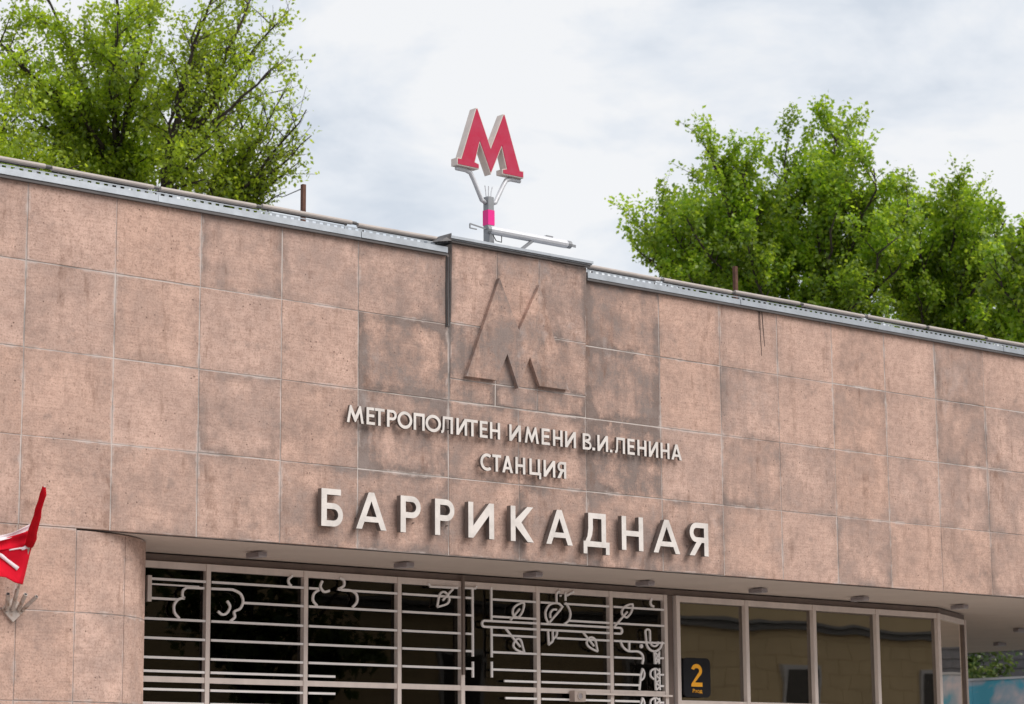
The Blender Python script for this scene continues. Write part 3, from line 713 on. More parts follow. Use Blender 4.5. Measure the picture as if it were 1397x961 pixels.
def g_T(w, s): return [[(w/2-s/2, 0), (w/2+s/2, 0), (w/2+s/2, 1-s*.9), (w, 1-s*.9), (w, 1), (0, 1), (0, 1-s*.9), (w/2-s/2, 1-s*.9)]]
def g_R(w, s):
    yb = .40; r = (1-yb)/2; t = s*.88
    return [[(0, 0), (s, 0), (s, yb)]+arc(w-r, 1-r, r, -90, 90, 12)+[(0, 1)], [(s, yb+t)]+arc(w-r, 1-r, r-t, -90, 90, 10)+[(s, 1-t)]]
def g_B6(w, s):
    yt = .62; r = yt/2; t = s*.88
    return [[(0, 0)]+arc(w-r, r, r, -90, 90, 12)+[(s, yt), (s, 1-t), (w*.9, 1-t), (w*.9, 1), (0, 1)], [(s, t)]+arc(w-r, r, r-t, -90, 90, 10)+[(s, yt-t)]]
def g_V(w, s):
    ym = .53; t = s*.86; r1 = ym/2; r2 = (1-ym+.0)/2; w2 = w*.93
    lo = arc(w-r1, r1, r1, -90, 80, 10); hi = arc(w2-r2, 1-r2, r2, -80, 90, 10)
    return [[(0, 0)]+lo+hi+[(0, 1)], [(s, t)]+arc(w-r1, r1, r1-t*.95, -90, 90, 8)+[(s, ym-t*.5+.02)], [(s, ym+t*.5)]+arc(w2-r2, 1-r2, r2-t*.95, -90, 90, 8)+[(s, 1-t)]]
def g_O(w, s): return [arc(w/2, .5, w/2, 0, 348, 29, .51), arc(w/2, .5, w/2-s, 0, 345, 23, .51-s)]
def g_S(w, s):
    rx = w*.6; cx = rx
    o = arc(cx, .5, rx, 52, 308, 22, .51); i = arc(cx, .5, rx-s, 308, 52, 20, .51-s*.95); return [o[:]+i]
def g_K(w, s): return [[(0, 0), (s, 0), (s, .44), (w-1.28*s, 0), (w, 0), (s+.22, .545), (w-.08*s, 1), (w-1.32*s, 1), (s, .62), (s, 1), (0, 1)]]
def g_L(w, s):
    return [[(0, 0), (.06, -.005), (.14, .02), (.20, .09), (.24, .25), (.27, 1-s*.9), (w-s, 1-s*.9), (w-s, 0), (w, 0), (w, 1), (.13, 1), (.10, .3), (.08, .18), (.04, .145), (0, .15)]]
def g_D(w, s):
    b = .17; t = s*.9; k = .82*s
    return [[(0, 0), (k, 0), (k, b), (w-k, b), (w-k, 0), (w, 0), (w, b+t), (w*.87, b+t), (w*.87, 1), (.19*w, 1), (.19*w, .62), (.15*w, .42), (.07*w, b+t), (0, b+t)],
            [(.07*w+s*1.02, b+t), (w*.87-s, b+t), (w*.87-s, 1-t), (.19*w+s, 1-t), (.19*w+s, .62), (.16*w+s*.98, .46)]]
def g_C(w, s):
    b = .19; t = s*.9; w1 = w-s*.45
    return [[(0, b), (w-s*.85, b), (w-s*.85, 0), (w, 0), (w, b+t), (w1, b+t), (w1, 1), (w1-s, 1), (w1-s, b+t), (s, b+t), (s, 1), (0, 1)]]
def g_Ya(w, s):
    yb = .40; r = (1-yb)/2; t = s*.88
    R = [[(0, 0), (s, 0), (s, yb), (w*.36, yb), (w-1.22*s, 0), (w, 0), (w*.36+1.22*s, yb+.01)]+arc(w-r-.02, 1-r, r, -70, 90, 12)+[(0, 1)], [(s, yb+t)]+arc(w-r-.02, 1-r, r-t, -90, 90, 10)+[(s, 1-t)]]
    return [[(w-x, z) for x, z in reversed(c)] for c in R]
def g_M(w, s):
    a = .17*w; b = s*.62
    return [[(0, 0), (s*.98, 0), (a+b*.72, .60), (w/2-.035, .05), (w/2+.035, .05), (w-a-b*.72, .60), (w-s*.98, 0), (w, 0), (w-a, 1), (w-a-b, 1), (w/2, .42), (a+b, 1), (a, 1)]]
def g_dot(w, s): return [[(0, 0), (w, 0), (w, 1), (0, 1)]]
GLY = {'А': g_A, 'И': g_I, 'Н': g_N, 'П': g_P, 'Е': g_E, 'Т': g_T, 'Р': g_R, 'Б': g_B6, 'В': g_V, 'О': g_O, 'С': g_S, 'К': g_K, 'Л': g_L, 'Д': g_D, 'Ц': g_C, 'Я': g_Ya, 'М': g_M, '.': g_dot}
def lettering(root, items, zb, zt, yf, depth, stem, drop):
    for ch, u0, u1 in items:
        vmid = 600 if zt > 5 else 700
        zc = (zb+zt)/2
        # pixel column -> x on the letter plane at mid height
        x0_ = atY(u0, vmid, yf).x; x1_ = atY(u1, vmid, yf).x
        H = zt-zb; zz0 = zb
        if ch in 'ДЦ': zz0 = zb-drop*H; H = zt-zz0
        if ch == '.': H = H*.17
        w = (x1_-x0_)/H; s = stem*(zt-zb)/H
        con = GLY[ch](w, s)
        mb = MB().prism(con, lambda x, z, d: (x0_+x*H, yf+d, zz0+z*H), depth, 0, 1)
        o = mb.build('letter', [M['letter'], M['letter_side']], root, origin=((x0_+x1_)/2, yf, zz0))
        o.location -= root.location
        for k in range(2):   # stand-off pins
            px_ = x0_+(x1_-x0_)*(.12 if k == 0 else .88)
        o['label'] = 'raised ivory letter '+ch if ch != '.' else 'raised ivory full stop'
yb = -.10
big = thing('station_name_lettering', 'largest raised ivory letters БАРРИКАДНАЯ along the bottom of the stone front', 'lettering', (1, -.05, 4.35))
lettering(big, [('Б', 438.5, 468), ('А', 486, 527.4), ('Р', 546.6, 574), ('Р', 593.6, 620), ('И', 639, 674), ('К', 696.7, 728), ('А', 745, 781), ('Д', 795.7, 831), ('Н', 847.9, 877), ('А', 891, 927), ('Я', 939.8, 965.6)], 4.345, 4.738, yb, .065, .178, .19)
top = thing('metro_name_lettering', 'long upper line of small raised letters МЕТРОПОЛИТЕН ИМЕНИ В.И. ЛЕНИНА', 'lettering', (1, -.04, 5.47))
lettering(top, [('М', 473.2, 496.2), ('Е', 500, 511.4), ('Т', 510.6, 524.6), ('Р', 528, 541.2), ('О', 542.4, 562.4), ('П', 564.4, 579.4), ('О', 580.6, 601.6), ('Л', 602, 618), ('И', 622.8, 637.3), ('Т', 637.4, 651.8), ('Е', 654.8, 665.3), ('Н', 668.6, 682.3),
    ('И', 695, 710.7), ('М', 716, 735), ('Е', 739, 750), ('Н', 754.5, 767.4), ('И', 771, 785.7), ('В', 795, 806.7), ('.', 808, 811.7), ('И', 815, 829.4), ('.', 832, 835.2), ('Л', 839, 852.4), ('Е', 856, 865.6), ('Н', 869.4, 881.6), ('И', 885, 897.5), ('Н', 901, 913), ('А', 915.6, 929.8)], 5.468, 5.654, -.075, .034, .18, .19)
st_ = thing('station_word_lettering', 'short middle line of small raised letters СТАНЦИЯ', 'lettering', (1, -.04, 5.1))
lettering(st_, [('С', 655.3, 670.5), ('Т', 671.5, 683.5), ('А', 685, 699.5), ('Н', 703, 716.3), ('Ц', 722, 737.8), ('И', 741.3, 757), ('Я', 760, 772)], 5.105, 5.294, -.075, .034, .18, .19)
# pins that carry the letters off the wall
for root in (big, top, st_):
    for o in list(root.children):
        co = [v.co for v in o.data.vertices]; d = max(c.y for c in co)
        xs_ = [c.x for c in co]; zs_ = [c.z for c in co]; mb = MB()
        for x in (min(xs_)*.72, max(xs_)*.72): mb.tube([(x, d-.001, max(zs_)*.3), (x, -(o.location.y+root.location.y)+.0, max(zs_)*.3)], .006, 5)
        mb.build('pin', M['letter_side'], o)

# ------------------------------------------------------------------ roof sign: letter M on a forked post
MY = .20
sg = thing('metro_sign', 'red letter M sign on a forked grey post with a magenta band above the roof', 'sign', (.77, MY+.06, 7.66))
K3 = lambda x, y: atY(580+x/3.843, 130+y/3.843, MY)
cxm = (K3(168, 340).x+K3(516, 420).x)/2
raw = [(168, 343), (168, 311), (192, 308), (265, 66), (342, 241), (408, 97)]
zb_ = 8.617; hw = (K3(516, 400).x-K3(168, 340).x)/2
zs = [zb_, zb_+.085, zb_+.085, 9.325, 8.93, 9.325]
apx = (K3(408, 97).x-K3(265, 66).x)/2; inx = hw-.055
lf = [(-hw, zb_), (-hw, zb_+.085), (-inx, zb_+.085), (-apx-.012, 9.335), (-apx+.012, 9.335), (0, 8.905)]
lower = [(-.175, zb_), (-.175, zb_+.06), (-.235, zb_+.075), (-.165, zb_+.315), (0, zb_-.035)]
con = [(x, z) for x, z in lf]+[(-x, z) for x, z in reversed(lf[:-1])]+[(-x, z) for x, z in lower[:-1]]+[lower[-1]]+[(x, z) for x, z in reversed(lower[:-1])]
con = [(cxm+x, z) for x, z in con][::-1]
sp(MB().prism([con], lambda x, z, d: (x, MY+d, z), .108).build('letter_box', M['cream_side'], sg))
def inset(c, k):
    P = [Vector(p) for p in c]; n = len(P); o = []
    ar = sum(P[i].cross(P[(i+1) % n]) for i in range(n)); sgn = 1 if ar > 0 else -1
    for i in range(n):
        d1 = (P[i]-P[i-1]).normalized(); d2 = (P[(i+1) % n]-P[i]).normalized()
        n1, n2 = Vector((-d1.y, d1.x))*sgn, Vector((-d2.y, d2.x))*sgn; mm = n1+n2; mm = mm.normalized() if mm.length > .1 else n1
        o.append(tuple(P[i]+mm*k/max(.35, mm.dot(n1))))
    return o
sp(MB().prism([inset(con, .0105)], lambda x, z, d: (x, MY-.006+d, z), .005).build('letter_face', M['metro_red'], sg))
px_c = atY(667, 300, .26).x
sp(MB().box(px_c-.046, px_c+.046, .218, .31, 7.69, 8.33).build('post', M['pole'], sg, bevel=.006))
zm0, zm1 = atY(667, 306, .2).z, atY(667, 285.5, .2).z
sp(MB().box(px_c-.0485, px_c+.0485, .2155, .3125, zm0, zm1).build('magenta_band', M['magenta'], sg))
for s_ in (-1, 1):
    pts = [(px_c+s_*.044, .265, 8.26), (px_c+s_*.10, .265, 8.28), (px_c+s_*.22, .265, 8.50), (px_c+s_*.27, .265, 8.575), (px_c+s_*.34, .265, 8.597), (px_c+s_*.48, .265, 8.597)]
    sp(MB().tube(pts, .027, 10).build('fork_arm', M['pale_grey'], sg, smooth=True))
for dx in (-.035, 0, .035):
    sp(MB().tube([(px_c+dx, .265, 8.33), (px_c+dx*1.2, .265, 8.40), (px_c+dx*1.6, .262, 8.46)], .006, 6).build('cable', M['pale_grey'], sg))
sp(MB().box(px_c-.12, px_c+.12, .14, .39, 7.675, 7.70).build('base_plate', M['pole'], sg))

# floodlight tube beside the post
fl = thing('floodlight', 'pale grey tubular floodlight lying along the roof edge beside the sign post', 'lamp', (1.2, .0, 7.8))
fy = .05
f0, f1 = atY(667, 315.5, fy), atY(774, 332, fy); fz = (f0.z+f1.z)/2
sp(MB().tube([(f0.x, fy, fz), (f0.x+.04, fy, fz), (f1.x-.04, fy, fz), (f1.x, fy, fz)], [.035, .05, .05, .04], 12).build('tube', M['pale_grey'], fl))
for x in (f0.x-.02, f1.x+.01): sp(MB().tube([(x-.02, fy, fz), (x+.03, fy, fz)], .047, 12).build('end_cap', M['pole'], fl))
sp(MB().bar((f1.x+.03, fy, fz), (f1.x+.13, fy, fz-.005), .012, .03).build('bracket', M['pole'], fl))
mb = MB(); mb.bar((f0.x-.28, fy, fz+.03), (f0.x-.02, fy, fz+.0), .012, .014); mb.bar((f0.x-.28, fy, fz+.03), (f0.x-.28, fy, fz-.02), .012, .014); mb.bar((f0.x-.28, fy, fz-.02), (f0.x-.18, fy, fz-.022), .012, .012)
sp(mb.build('bracket', M['pole'], fl))
b0, b1 = atY(727, 330, fy), atY(713, 338, -.05)
sp(MB().bar((b0.x, fy, fz-.03), (b1.x, -.03, 7.70), .03, .03).build('bracket', M['pole'], fl))
sp(MB().bar((f0.x+.02, fy, fz-.03), (f0.x+.02, fy+.02, 7.69), .03, .03).build('bracket', M['pole'], fl))
sp(MB().tube([(f0.x+.05, fy, fz-.04), (f0.x+.09, fy-.02, fz-.12), (f0.x+.17, fy-.02, fz-.125), (f0.x+.19, fy, fz-.05)], .006, 6).build('cable', M['dark'], fl))
sp(MB().box(f0.x+.85, f0.x+.95, fy-.03, fy+.03, fz+.04, fz+.056).build('clip', M['pole'], fl))

# ------------------------------------------------------------------ roof-edge lamps and perforated tray
tube0 = thing('edge_lamp', 'x', 'lamp', (0, 0, 0), 'tan linear lamps along the roof edge')
MB().tube([(-.60, 0, 0), (.575, 0, 0)], .0245, 10).build('tube', M['lamp_tan'], tube0)
MB().tube([(.575, 0, 0), (.641, 0, 0)], .020, 8).build('connector', M['dark_edge'], tube0)
for x in (-.52, .50): MB().bar((x, 0, -.02), (x, .02, -.10), .02, .012).build('bracket', M['dark_edge'], tube0)
MB().box(-.58, .54, .028, .034, -.03, .012).build('back_plate', M['dark_edge'], tube0)
RY, RZ = .12, 7.692
x = -7.53
names = ['out at the left edge', 'behind the top of the first full slab from the left', 'over the second slab from the left', 'below the left tree trunks', 'left of the rusty post', 'right of the rusty post, next to the pilaster',
         'just right of the pilaster', 'before the first leaves of the right tree', 'below the second rusty post', 'over the fourth slab right of the pilaster', 'over the fifth slab right of the pilaster', 'over the sixth slab right of the pilaster', 'at the right edge of the photo']
spots = [-6.88, -5.60, -4.35, -3.09, -1.83, -.57, 2.82, 4.06, 5.30, 6.54, 7.78, 9.02, 10.26]
for i, x in enumerate(spots):
    o = tube0 if i == 0 else copy_tree(tube0)
    o.location = (x, RY, RZ+random.uniform(-.008, .008)); o.rotation_euler = (0, random.uniform(-.006, .006), 0)
    o['label'] = 'tan roof-edge lamp tube '+names[i]
for x in (11.5, 12.74, 13.98, 15.22, 16.46, 17.7, 18.94):
    o = copy_tree(tube0); o.location = (x, RY, RZ); o['label'] = 'tan roof-edge lamp tube in the run beyond the right edge of the photo'
def tray(x0, x1, lab):
    t = thing('cable_tray', lab, 'cable tray', (x0, .03, 7.57))
    z0, z1, y = 7.572, 7.617, .03
    mb = MB(); mb.box(x0, x1, y, y+.10, z0, z0+.006); sp(mb.build('tray_floor', M['galv'], t))
    sp(MB().box(x0, x1, y-.004, y, z1-.008, z1+.003).build('top_lip', M['galv'], t))
    sp(MB().box(x0, x1, y-.004, y, z0-.004, z0+.012).build('bottom_lip', M['galv'], t))
    mb = MB(); n = int((x1-x0)/.095); i = 0
    while i < n:
        if random.random() < .95: mb.box(x0+i*.095, x0+i*.095+.05, y-.003, y-.0005, z0+.012, z1-.008)
        i += 1
    o = sp(mb.build('slotted_side', M['galv'], t)); o['kind'] = 'stuff'
tray(-9.3, -.1, 'perforated galvanised cable tray on the roof edge left of the pilaster')
tray(2.12, XR, 'perforated galvanised cable tray on the roof edge right of the pilaster')

# rusty posts and wire
p = atY(413.5, 300, .9); zt = atY(413.5, 252, .9).z
rp = tag(MB().box(-.022, .022, -.022, .022, -(p.z-7.42), zt-p.z).build('rusty_post', M['rust'], None, (p.x, .9, p.z)), 'rusty steel post standing on the roof right of the left trees', 'post', 'rusty roof posts')
p2 = atY(1003.5, 395, 1.1); zt2 = atY(1003.5, 364, 1.1).z
tag(MB().box(-.024, .024, -.024, .024, -(p2.z-7.42), zt2-p2.z).build('rusty_post', M['rust'], None, (p2.x, 1.1, p2.z)), 'rusty steel post on the roof in front of the right tree', 'post', 'rusty roof posts')
wa, wb = atY(412, 257.5, .9), atD(372, 268, 46)
tag(MB().tube([wa, wa.lerp(wb, .5)+Vector((0, 0, -.05)), wb], .008, 5).build('wire', M['pole']), 'thin wire from the left rusty roof post to the trees', 'wire')

# ------------------------------------------------------------------ flag and its wall bracket
br = thing('flag_bracket', 'weathered four-tube flag holder on a diamond wall plate at the left', 'bracket', (atY(24, 832, 0).x, 0, atY(24, 832, 0).z))
kb = lambda u, v, Y: atY(u, v, Y)
pl = [kb(u, v, -.03) for u, v in ((2.5, 831), (18, 849.5), (35.5, 832), (19, 815))]
cpl = [(q.x, q.z) for q in pl]
sp(MB().prism([cpl], lambda x, z, d: (x, -.03+d, z), .028).build('plate', M['bracket'], br, bevel=.003))
holders = [((9.5, 832), (11, 810.5)), ((17, 832), (23.5, 805)), ((25, 832), (35, 811)), ((31, 832), (50, 814))]
for (u0_, v0_), (u1_, v1_) in holders:
    a, b = kb(u0_, v0_, -.035), kb(u1_, v1_, -.20)
    sp(MB().tube([a, b], .020, 12).build('tube', M['bracket'], br)); d = (b-a).normalized()
    sp(MB().tube([b-d*.001, b+d*.002], .0145, 10).build('tube_mouth', M['dark'], br))
flag = thing('flag', 'red flag with white stripes flying from the wall bracket at the left edge', 'flag', kb(23.5, 806, -.21))
P0, P1 = kb(22.5, 812, -.18), kb(61, 664, -.85)
sp(MB().tube([P0, P1], [.013, .011], 8).build('pole', M['bracket'], flag))
# hoist curve parameter: t 0..1 along the pole
def pol(t): return P0.lerp(P1, t)
mb = MB(); n = 9; ringp = []; rads = []
for i in range(n):
    t = .455+.54*i/(n-1); ringp.append(pol(t)+Vector((.006*math.sin(i*2.1), 0, .004*math.cos(i*1.7)))); rads.append((.040, .047, .044, .040, .036, .032, .029, .032, .016)[i])
sp(MB().tube(ringp, rads, 9).build('wound_cloth', M['flag_dark'], flag, smooth=True))
# flying cloth: grid from hoist to the left; columns s, rows t
def cloth(rows, name, mats, fm, thick=True):
    nU, nV = len(rows[0]), len(rows); mb = MB()
    for r in rows:
        for q in r: mb.v.append(tuple(q))
    for j in range(nV-1):
        for i in range(nU-1):
            mb.f.append((j*nU+i, j*nU+i+1, (j+1)*nU+i+1, (j+1)*nU+i)); mb.mi.append(fm(i/(nU-1), j/(nV-1)))
    o = sp(mb.build(name, mats, flag, smooth=True))
    so = o.modifiers.new('thick', 'SOLIDIFY'); so.thickness = .002
    return o
def edge_pt(tab, f):
    k = f*(len(tab)-1); i = min(int(k), len(tab)-2); a, b = tab[i], tab[i+1]; w = k-i
    return a[0]+(b[0]-a[0])*w, a[1]+(b[1]-a[1])*w
# lower field: between upper line (white stripe edge) and lower edge
def surf(upper, lower, nU, nV, wave):
    R_ = []
    for j in range(nV):
        g = j/(nV-1); row = []
        for i in range(nU):
            f = i/(nU-1); a, b = edge_pt(upper, f), edge_pt(lower, f)
            u, v = a[0]+(b[0]-a[0])*g, a[1]+(b[1]-a[1])*g
            Y = -.42-.10*math.sin(f*7+g*2.2)*f*wave-.05*math.sin(g*6+f*3)*wave-.10*f
            if f < .12: Y = Y*(f/.12)+(1-f/.12)*(-.22-.30*(1-g))
            row.append(atY(u, v, Y))
        R_.append(row)
    return R_
cloth(surf([(49, 712), (40, 724), (0, 737), (-60, 745)], [(45, 742), (38, 745), (0, 751), (-60, 760)], 22, 8, .3), 'cloth_upper_fold', [M['flag_dark'], M['flag_red'], M['flag_white']], lambda f, g: 1)
cloth(surf([(47, 712), (38, 717), (18, 727), (0, 731), (-60, 737)], [(44, 716), (36, 725), (15, 734), (0, 738), (-60, 746)], 16, 4, .3), 'cloth_white_edge', [M['flag_white']], lambda f, g: 0)
LO_U, LO_L = [(45, 739), (38, 744), (0, 751), (-60, 759)], [(31, 798), (20, 795), (8, 788), (0, 787), (-60, 776)]
rows = surf(LO_U, LO_L, 44, 22, .35)
cloth(rows, 'cloth_lower_field', [M['flag_red'], M['flag_dark'], M['flag_white']], lambda f, g: 0)
def on_cloth(f, g):
    x, y = f*43, g*21; i, j = min(int(x), 42), min(int(y), 20); a_, b_ = x-i, y-j
    q = rows[j][i].lerp(rows[j][i+1], a_).lerp(rows[j+1][i].lerp(rows[j+1][i+1], a_), b_)
    return q-FW*.014
def patch(c, nm, n=12, k=4):                    # quad patch sewn on the cloth, corners in (f, g)
    rr = []
    for j in range(k):
        row = []
        for i in range(n):
            a_, b_ = i/(n-1), j/(k-1)
            f = (c[0][0]*(1-a_)+c[1][0]*a_)*(1-b_)+(c[3][0]*(1-a_)+c[2][0]*a_)*b_
            g = (c[0][1]*(1-a_)+c[1][1]*a_)*(1-b_)+(c[3][1]*(1-a_)+c[2][1]*a_)*b_
            row.append(on_cloth(f, g))
        rr.append(row)
    cloth(rr, nm, [M['flag_white']], lambda f, g: 0)
def fg(u, v):                                    # where on the cloth a point of the photo lies
    best = (9e9, 0, 0)
    for i in range(61):
        f = i/60; a_, c_ = edge_pt(LO_U, f), edge_pt(LO_L, f)
        for j in range(41):
            g = j/40; d = (a_[0]+(c_[0]-a_[0])*g-u)**2+(a_[1]+(c_[1]-a_[1])*g-v)**2
            if d < best[0]: best = (d, f, g)
    return best[1:]
def seg_patch(u0, v0, u1, v1, w, n=6):
    dx, dy = u1-u0, v1-v0; l = math.hypot(dx, dy); nx, ny = -dy/l*w/2, dx/l*w/2
    rr = [[on_cloth(*fg(u0+dx*i/(n-1)+nx*k, v0+dy*i/(n-1)+ny*k)) for i in range(n)] for k in (-1, 1)]
    cloth(rr, 'white_stripe', [M['flag_white']], lambda f, g: 0)
seg_patch(-14, 746, 25, 776, 4.6)
seg_patch(30, 748.5, 42, 745, 4.5)
seg_patch(13, 750.5, 30, 748, 2)

# ------------------------------------------------------------------ trees
def norm(a): return a/np.maximum(np.linalg.norm(a, axis=-1, keepdims=True), 1e-9)
def leaf_cloud(name, P, size, mat, parent, droop=.35):
    N = len(P); d = rng.normal(size=(N, 3)); d[:, 2] -= droop; d = norm(d)
    nrm = norm(rng.normal(size=(N, 3))*.9+np.array([0, 0, 1.1])); side = norm(np.cross(d, nrm)); nn = np.cross(side, d)
    Ls = size*rng.uniform(.5, 1.35, (N, 1)); Wd = Ls*rng.uniform(.28, .42, (N, 1))
    v = np.empty((N, 4, 3)); v[:, 0] = P; v[:, 1] = P+d*Ls*.45+side*Wd+nn*Ls*.08; v[:, 2] = P+d*Ls; v[:, 3] = P+d*Ls*.45-side*Wd+nn*Ls*.08
    v = v.reshape(-1, 3); b = (np.arange(N)*4)[:, None]
    f = np.concatenate([b+np.array([[0, 1, 2]]), b+np.array([[0, 2, 3]])], 1).reshape(-1)
    me = bpy.data.meshes.new(name); me.vertices.add(len(v)); me.vertices.foreach_set('co', v.ravel().astype(np.float32))
    me.loops.add(len(f)); me.loops.foreach_set('vertex_index', f.astype(np.int32)); me.polygons.add(len(f)//3)
    me.polygons.foreach_set('loop_start', np.arange(0, len(f), 3, dtype=np.int32)); me.polygons.foreach_set('loop_total', np.full(len(f)//3, 3, dtype=np.int32))
    me.update(calc_edges=True); me.validate()
    o = link(name, me, mat, parent); return o
def tree(name, label, base, fork, limbs, mat, leaf=.11, n_sec=9, n_ter=6, per=26, spread=.16, r_trunk=.17, sec_len=.34, upw=.35, group=None, start=.3, cat='tree', maxl=1.5):
    base, fork = Vector(base), Vector(fork)
    t = thing(name, label, cat, base, group)
    wood = MB(); wood.tube([base-base, (fork-base)*.5+Vector((.06, .03, 0)), fork-base], [r_trunk*1.25, r_trunk, r_trunk*.85], 10)
    LP = []
    for tgt, dens in limbs:
        tgt = Vector(tgt); d = tgt-fork; Ln_ = d.length
        c1 = fork+Vector((d.x*.22, d.y*.22, d.z*.42)); c2 = fork+d*.66+Vector((random.uniform(-.12, .12), random.uniform(-.12, .12), .05))*Ln_*.5
        pts = [fork*(1-q)**3+c1*3*q*(1-q)**2+c2*3*q*q*(1-q)+tgt*q**3 for q in [k/10 for k in range(11)]]
        pts = [p+Vector((random.gauss(0, .012), random.gauss(0, .012), 0))*Ln_*(0 < k < 10) for k, p in enumerate(pts)]
        rl = r_trunk*.36*min(1, .45+Ln_*.1)
        wood.tube([p-base for p in pts], [rl*(1-.88*k/10)+.006 for k in range(11)], 7)
        for s in range(max(3, int(n_sec*(.5+.5*min(1, Ln_/4))))):
            q = start+(1-start)*((s+random.random()*.8)/n_sec if s < n_sec else random.random()); q = min(q, 1.)
            k = min(int(q*10), 9); o = pts[k].lerp(pts[k+1], q*10-k); dl = (pts[k+1]-pts[k]).normalized()
            rd = Vector((random.gauss(0, 1), random.gauss(0, 1), random.gauss(0, .6))).normalized()
            dr = (dl*.55+rd*.9+Vector((0, 0, upw))).normalized(); l2 = Ln_*sec_len*random.uniform(.55, 1.15)*(1.1-.55*q)
            l2 = max(.3, min(l2, maxl))
            e1 = o+dr*l2*.5+Vector((0, 0, .03)); e2 = o+dr*l2+Vector((0, 0, .10*l2*upw))
            wood.tube([o-base, e1-base, e2-base], [rl*.30*(1-.5*q)+.006, .009, .004], 5, cap=False)
            for m_ in range(n_ter):
                w = .22+.78*(m_+random.random())/n_ter; o3 = o.lerp(e2, w)
                r3 = Vector((random.gauss(0, 1), random.gauss(0, 1), random.gauss(0, .7))).normalized()
                d3 = (dr*.6+r3*.75+Vector((0, 0, upw*.8))).normalized(); l3 = random.uniform(.2, .6)
                e3 = o3+d3*l3
                if m_ % 2 == 0: wood.tube([o3-base, e3-base], [.006, .003], 4, cap=False)
                nl = int(per*dens*random.uniform(.5, 1.4))
                if nl:
                    h = rng.uniform(.05, 1.1, (nl, 1)); LP.append(np.array(o3)+(np.array(e3)-np.array(o3))*h+rng.normal(size=(nl, 3))*spread*.5)
    P = np.concatenate(LP)-np.array(base)
    wood.build('trunk', M['bark'], t, smooth=True)
    cr_ = leaf_cloud('crown', P, leaf, mat, t)
    return t
def spread_pts(lst, D, dd=1.1): return [(atD(u, v, D+random.uniform(-dd, dd)), k) for u, v, k in lst]
def ground_under(u, v, D): q = atD(u, v, D); return Vector((q.x, q.y, 0)), q
# left: two bushy maples and one paler edge tree
b, f = ground_under(158, 250, 47)
tree('maple_tree', 'large yellow-green maple with dark forked limbs filling the top left', b, f, spread_pts([(60, -30, 1), (115, 30, 1), (10, 60, 1), (165, -60, 1), (220, -20, 1), (95, 120, 1), (190, 70, 1), (30, 150, 1), (150, 110, 1), (225, 120, .9), (70, 195, 1), (240, 180, .8), (130, 190, .8), (-40, 20, 1), (5, 105, 1), (40, 215, 1), (100, 235, .8), (20, 190, 1), (200, 215, .8), (60, 110, 1), (160, 30, 1), (270, 200, .7), (185, 235, 1), (200, 215, 1), (170, 215, 1), (195, 250, 1)], 47, 1.6), M['leaf_maple'], leaf=.088, group='trees behind the station', per=22, n_ter=8, n_sec=11, spread=.16, r_trunk=.24)
b, f = ground_under(224, 262, 45)
tree('maple_tree', 'sparse yellow-green maple with slender upright stems left of the open sky', b, f, spread_pts([(300, -30, .7), (345, -10, .7), (375, 20, .6), (270, 30, .8), (330, 60, .75), (380, 85, .45), (290, 110, .9), (290, 200, .9), (260, 90, .8), (310, 160, .8), (280, 245, .9), (350, 70, .6), (240, 230, .8)], 45, 1.3), M['leaf_maple2'], leaf=.085, group='trees behind the station', per=21, n_ter=7, r_trunk=.20, spread=.14)
b, f = ground_under(292, 330, 46)
tree('maple_tree', 'thin loose maple nearest the open sky beside the rusty post', b, f, spread_pts([(305, 70, .6), (335, 110, .6), (318, 150, .8), (360, 140, .6), (392, 120, .4), (418, 150, .35), (425, 185, .4), (400, 190, .5), (375, 175, .6), (345, 195, .7), (410, 220, .45), (380, 225, .6), (360, 250, .7), (330, 240, .8), (390, 262, .45), (305, 215, .8), (285, 240, .9), (345, 285, .8)], 46, 1.), M['leaf_maple2'], leaf=.085, group='trees behind the station', per=20, n_ter=7, r_trunk=.15, spread=.14)
b, f = ground_under(-20, 300, 44)
tree('maple_tree', 'pale green young maple low behind the roof at the far left edge', b, f, spread_pts([(-40, 120, 1), (15, 165, 1), (45, 205, 1), (75, 245, .8), (0, 220, 1), (-30, 180, 1), (110, 225, .6), (20, 120, .8)], 44, 1.), M['leaf_maple2'], leaf=.085, group='trees behind the station', r_trunk=.10, per=30, n_ter=7, spread=.17)
# right: poplars
b, f = ground_under(1085, 560, 50)
tree('poplar_tree', 'broad fresh green poplar with spiky upright shoots right of the red sign', b, f, spread_pts([(964, 201, .75), (979, 248, 1), (959, 243, .6), (1012, 233, .9), (1072, 206, .9), (1095, 248, 1), (1145, 194, .9), (1160, 233, .9), (1192, 230, .7), (1120, 258, 1), (1212, 269, .9), (937, 299, .8), (949, 307, .9), (914, 314, .6), (896, 342, .6), (934, 340, .9), (964, 294, 1), (1000, 284, 1), (1060, 284, 1), (1140, 294, 1), (1190, 292, 1), (974, 334, 1), (1020, 334, 1), (1090, 334, 1), (1160, 330, 1), (1225, 324, 1), (974, 370, .9), (1010, 390, 1), (1110, 390, 1), (1180, 400, 1), (1240, 282, .9), (1045, 400, 1), (1075, 430, 1), (1140, 430, 1), (1215, 425, 1), (1235, 350, 1), (999, 360, 1), (1150, 304, 1), (1060, 307, 1), (939, 375, .8), (1205, 360, 1), (866, 338, .7), (884, 352, .8), (880, 312, .7), (1146, 180, .8), (900, 296, .8)], 50, 1.5), M['leaf_poplar'], leaf=.095, n_sec=9, n_ter=7, per=38, maxl=1.2, spread=.13, upw=.8, sec_len=.26, group='trees behind the station', r_trunk=.2, start=.5)
b, f = ground_under(1275, 580, 52)
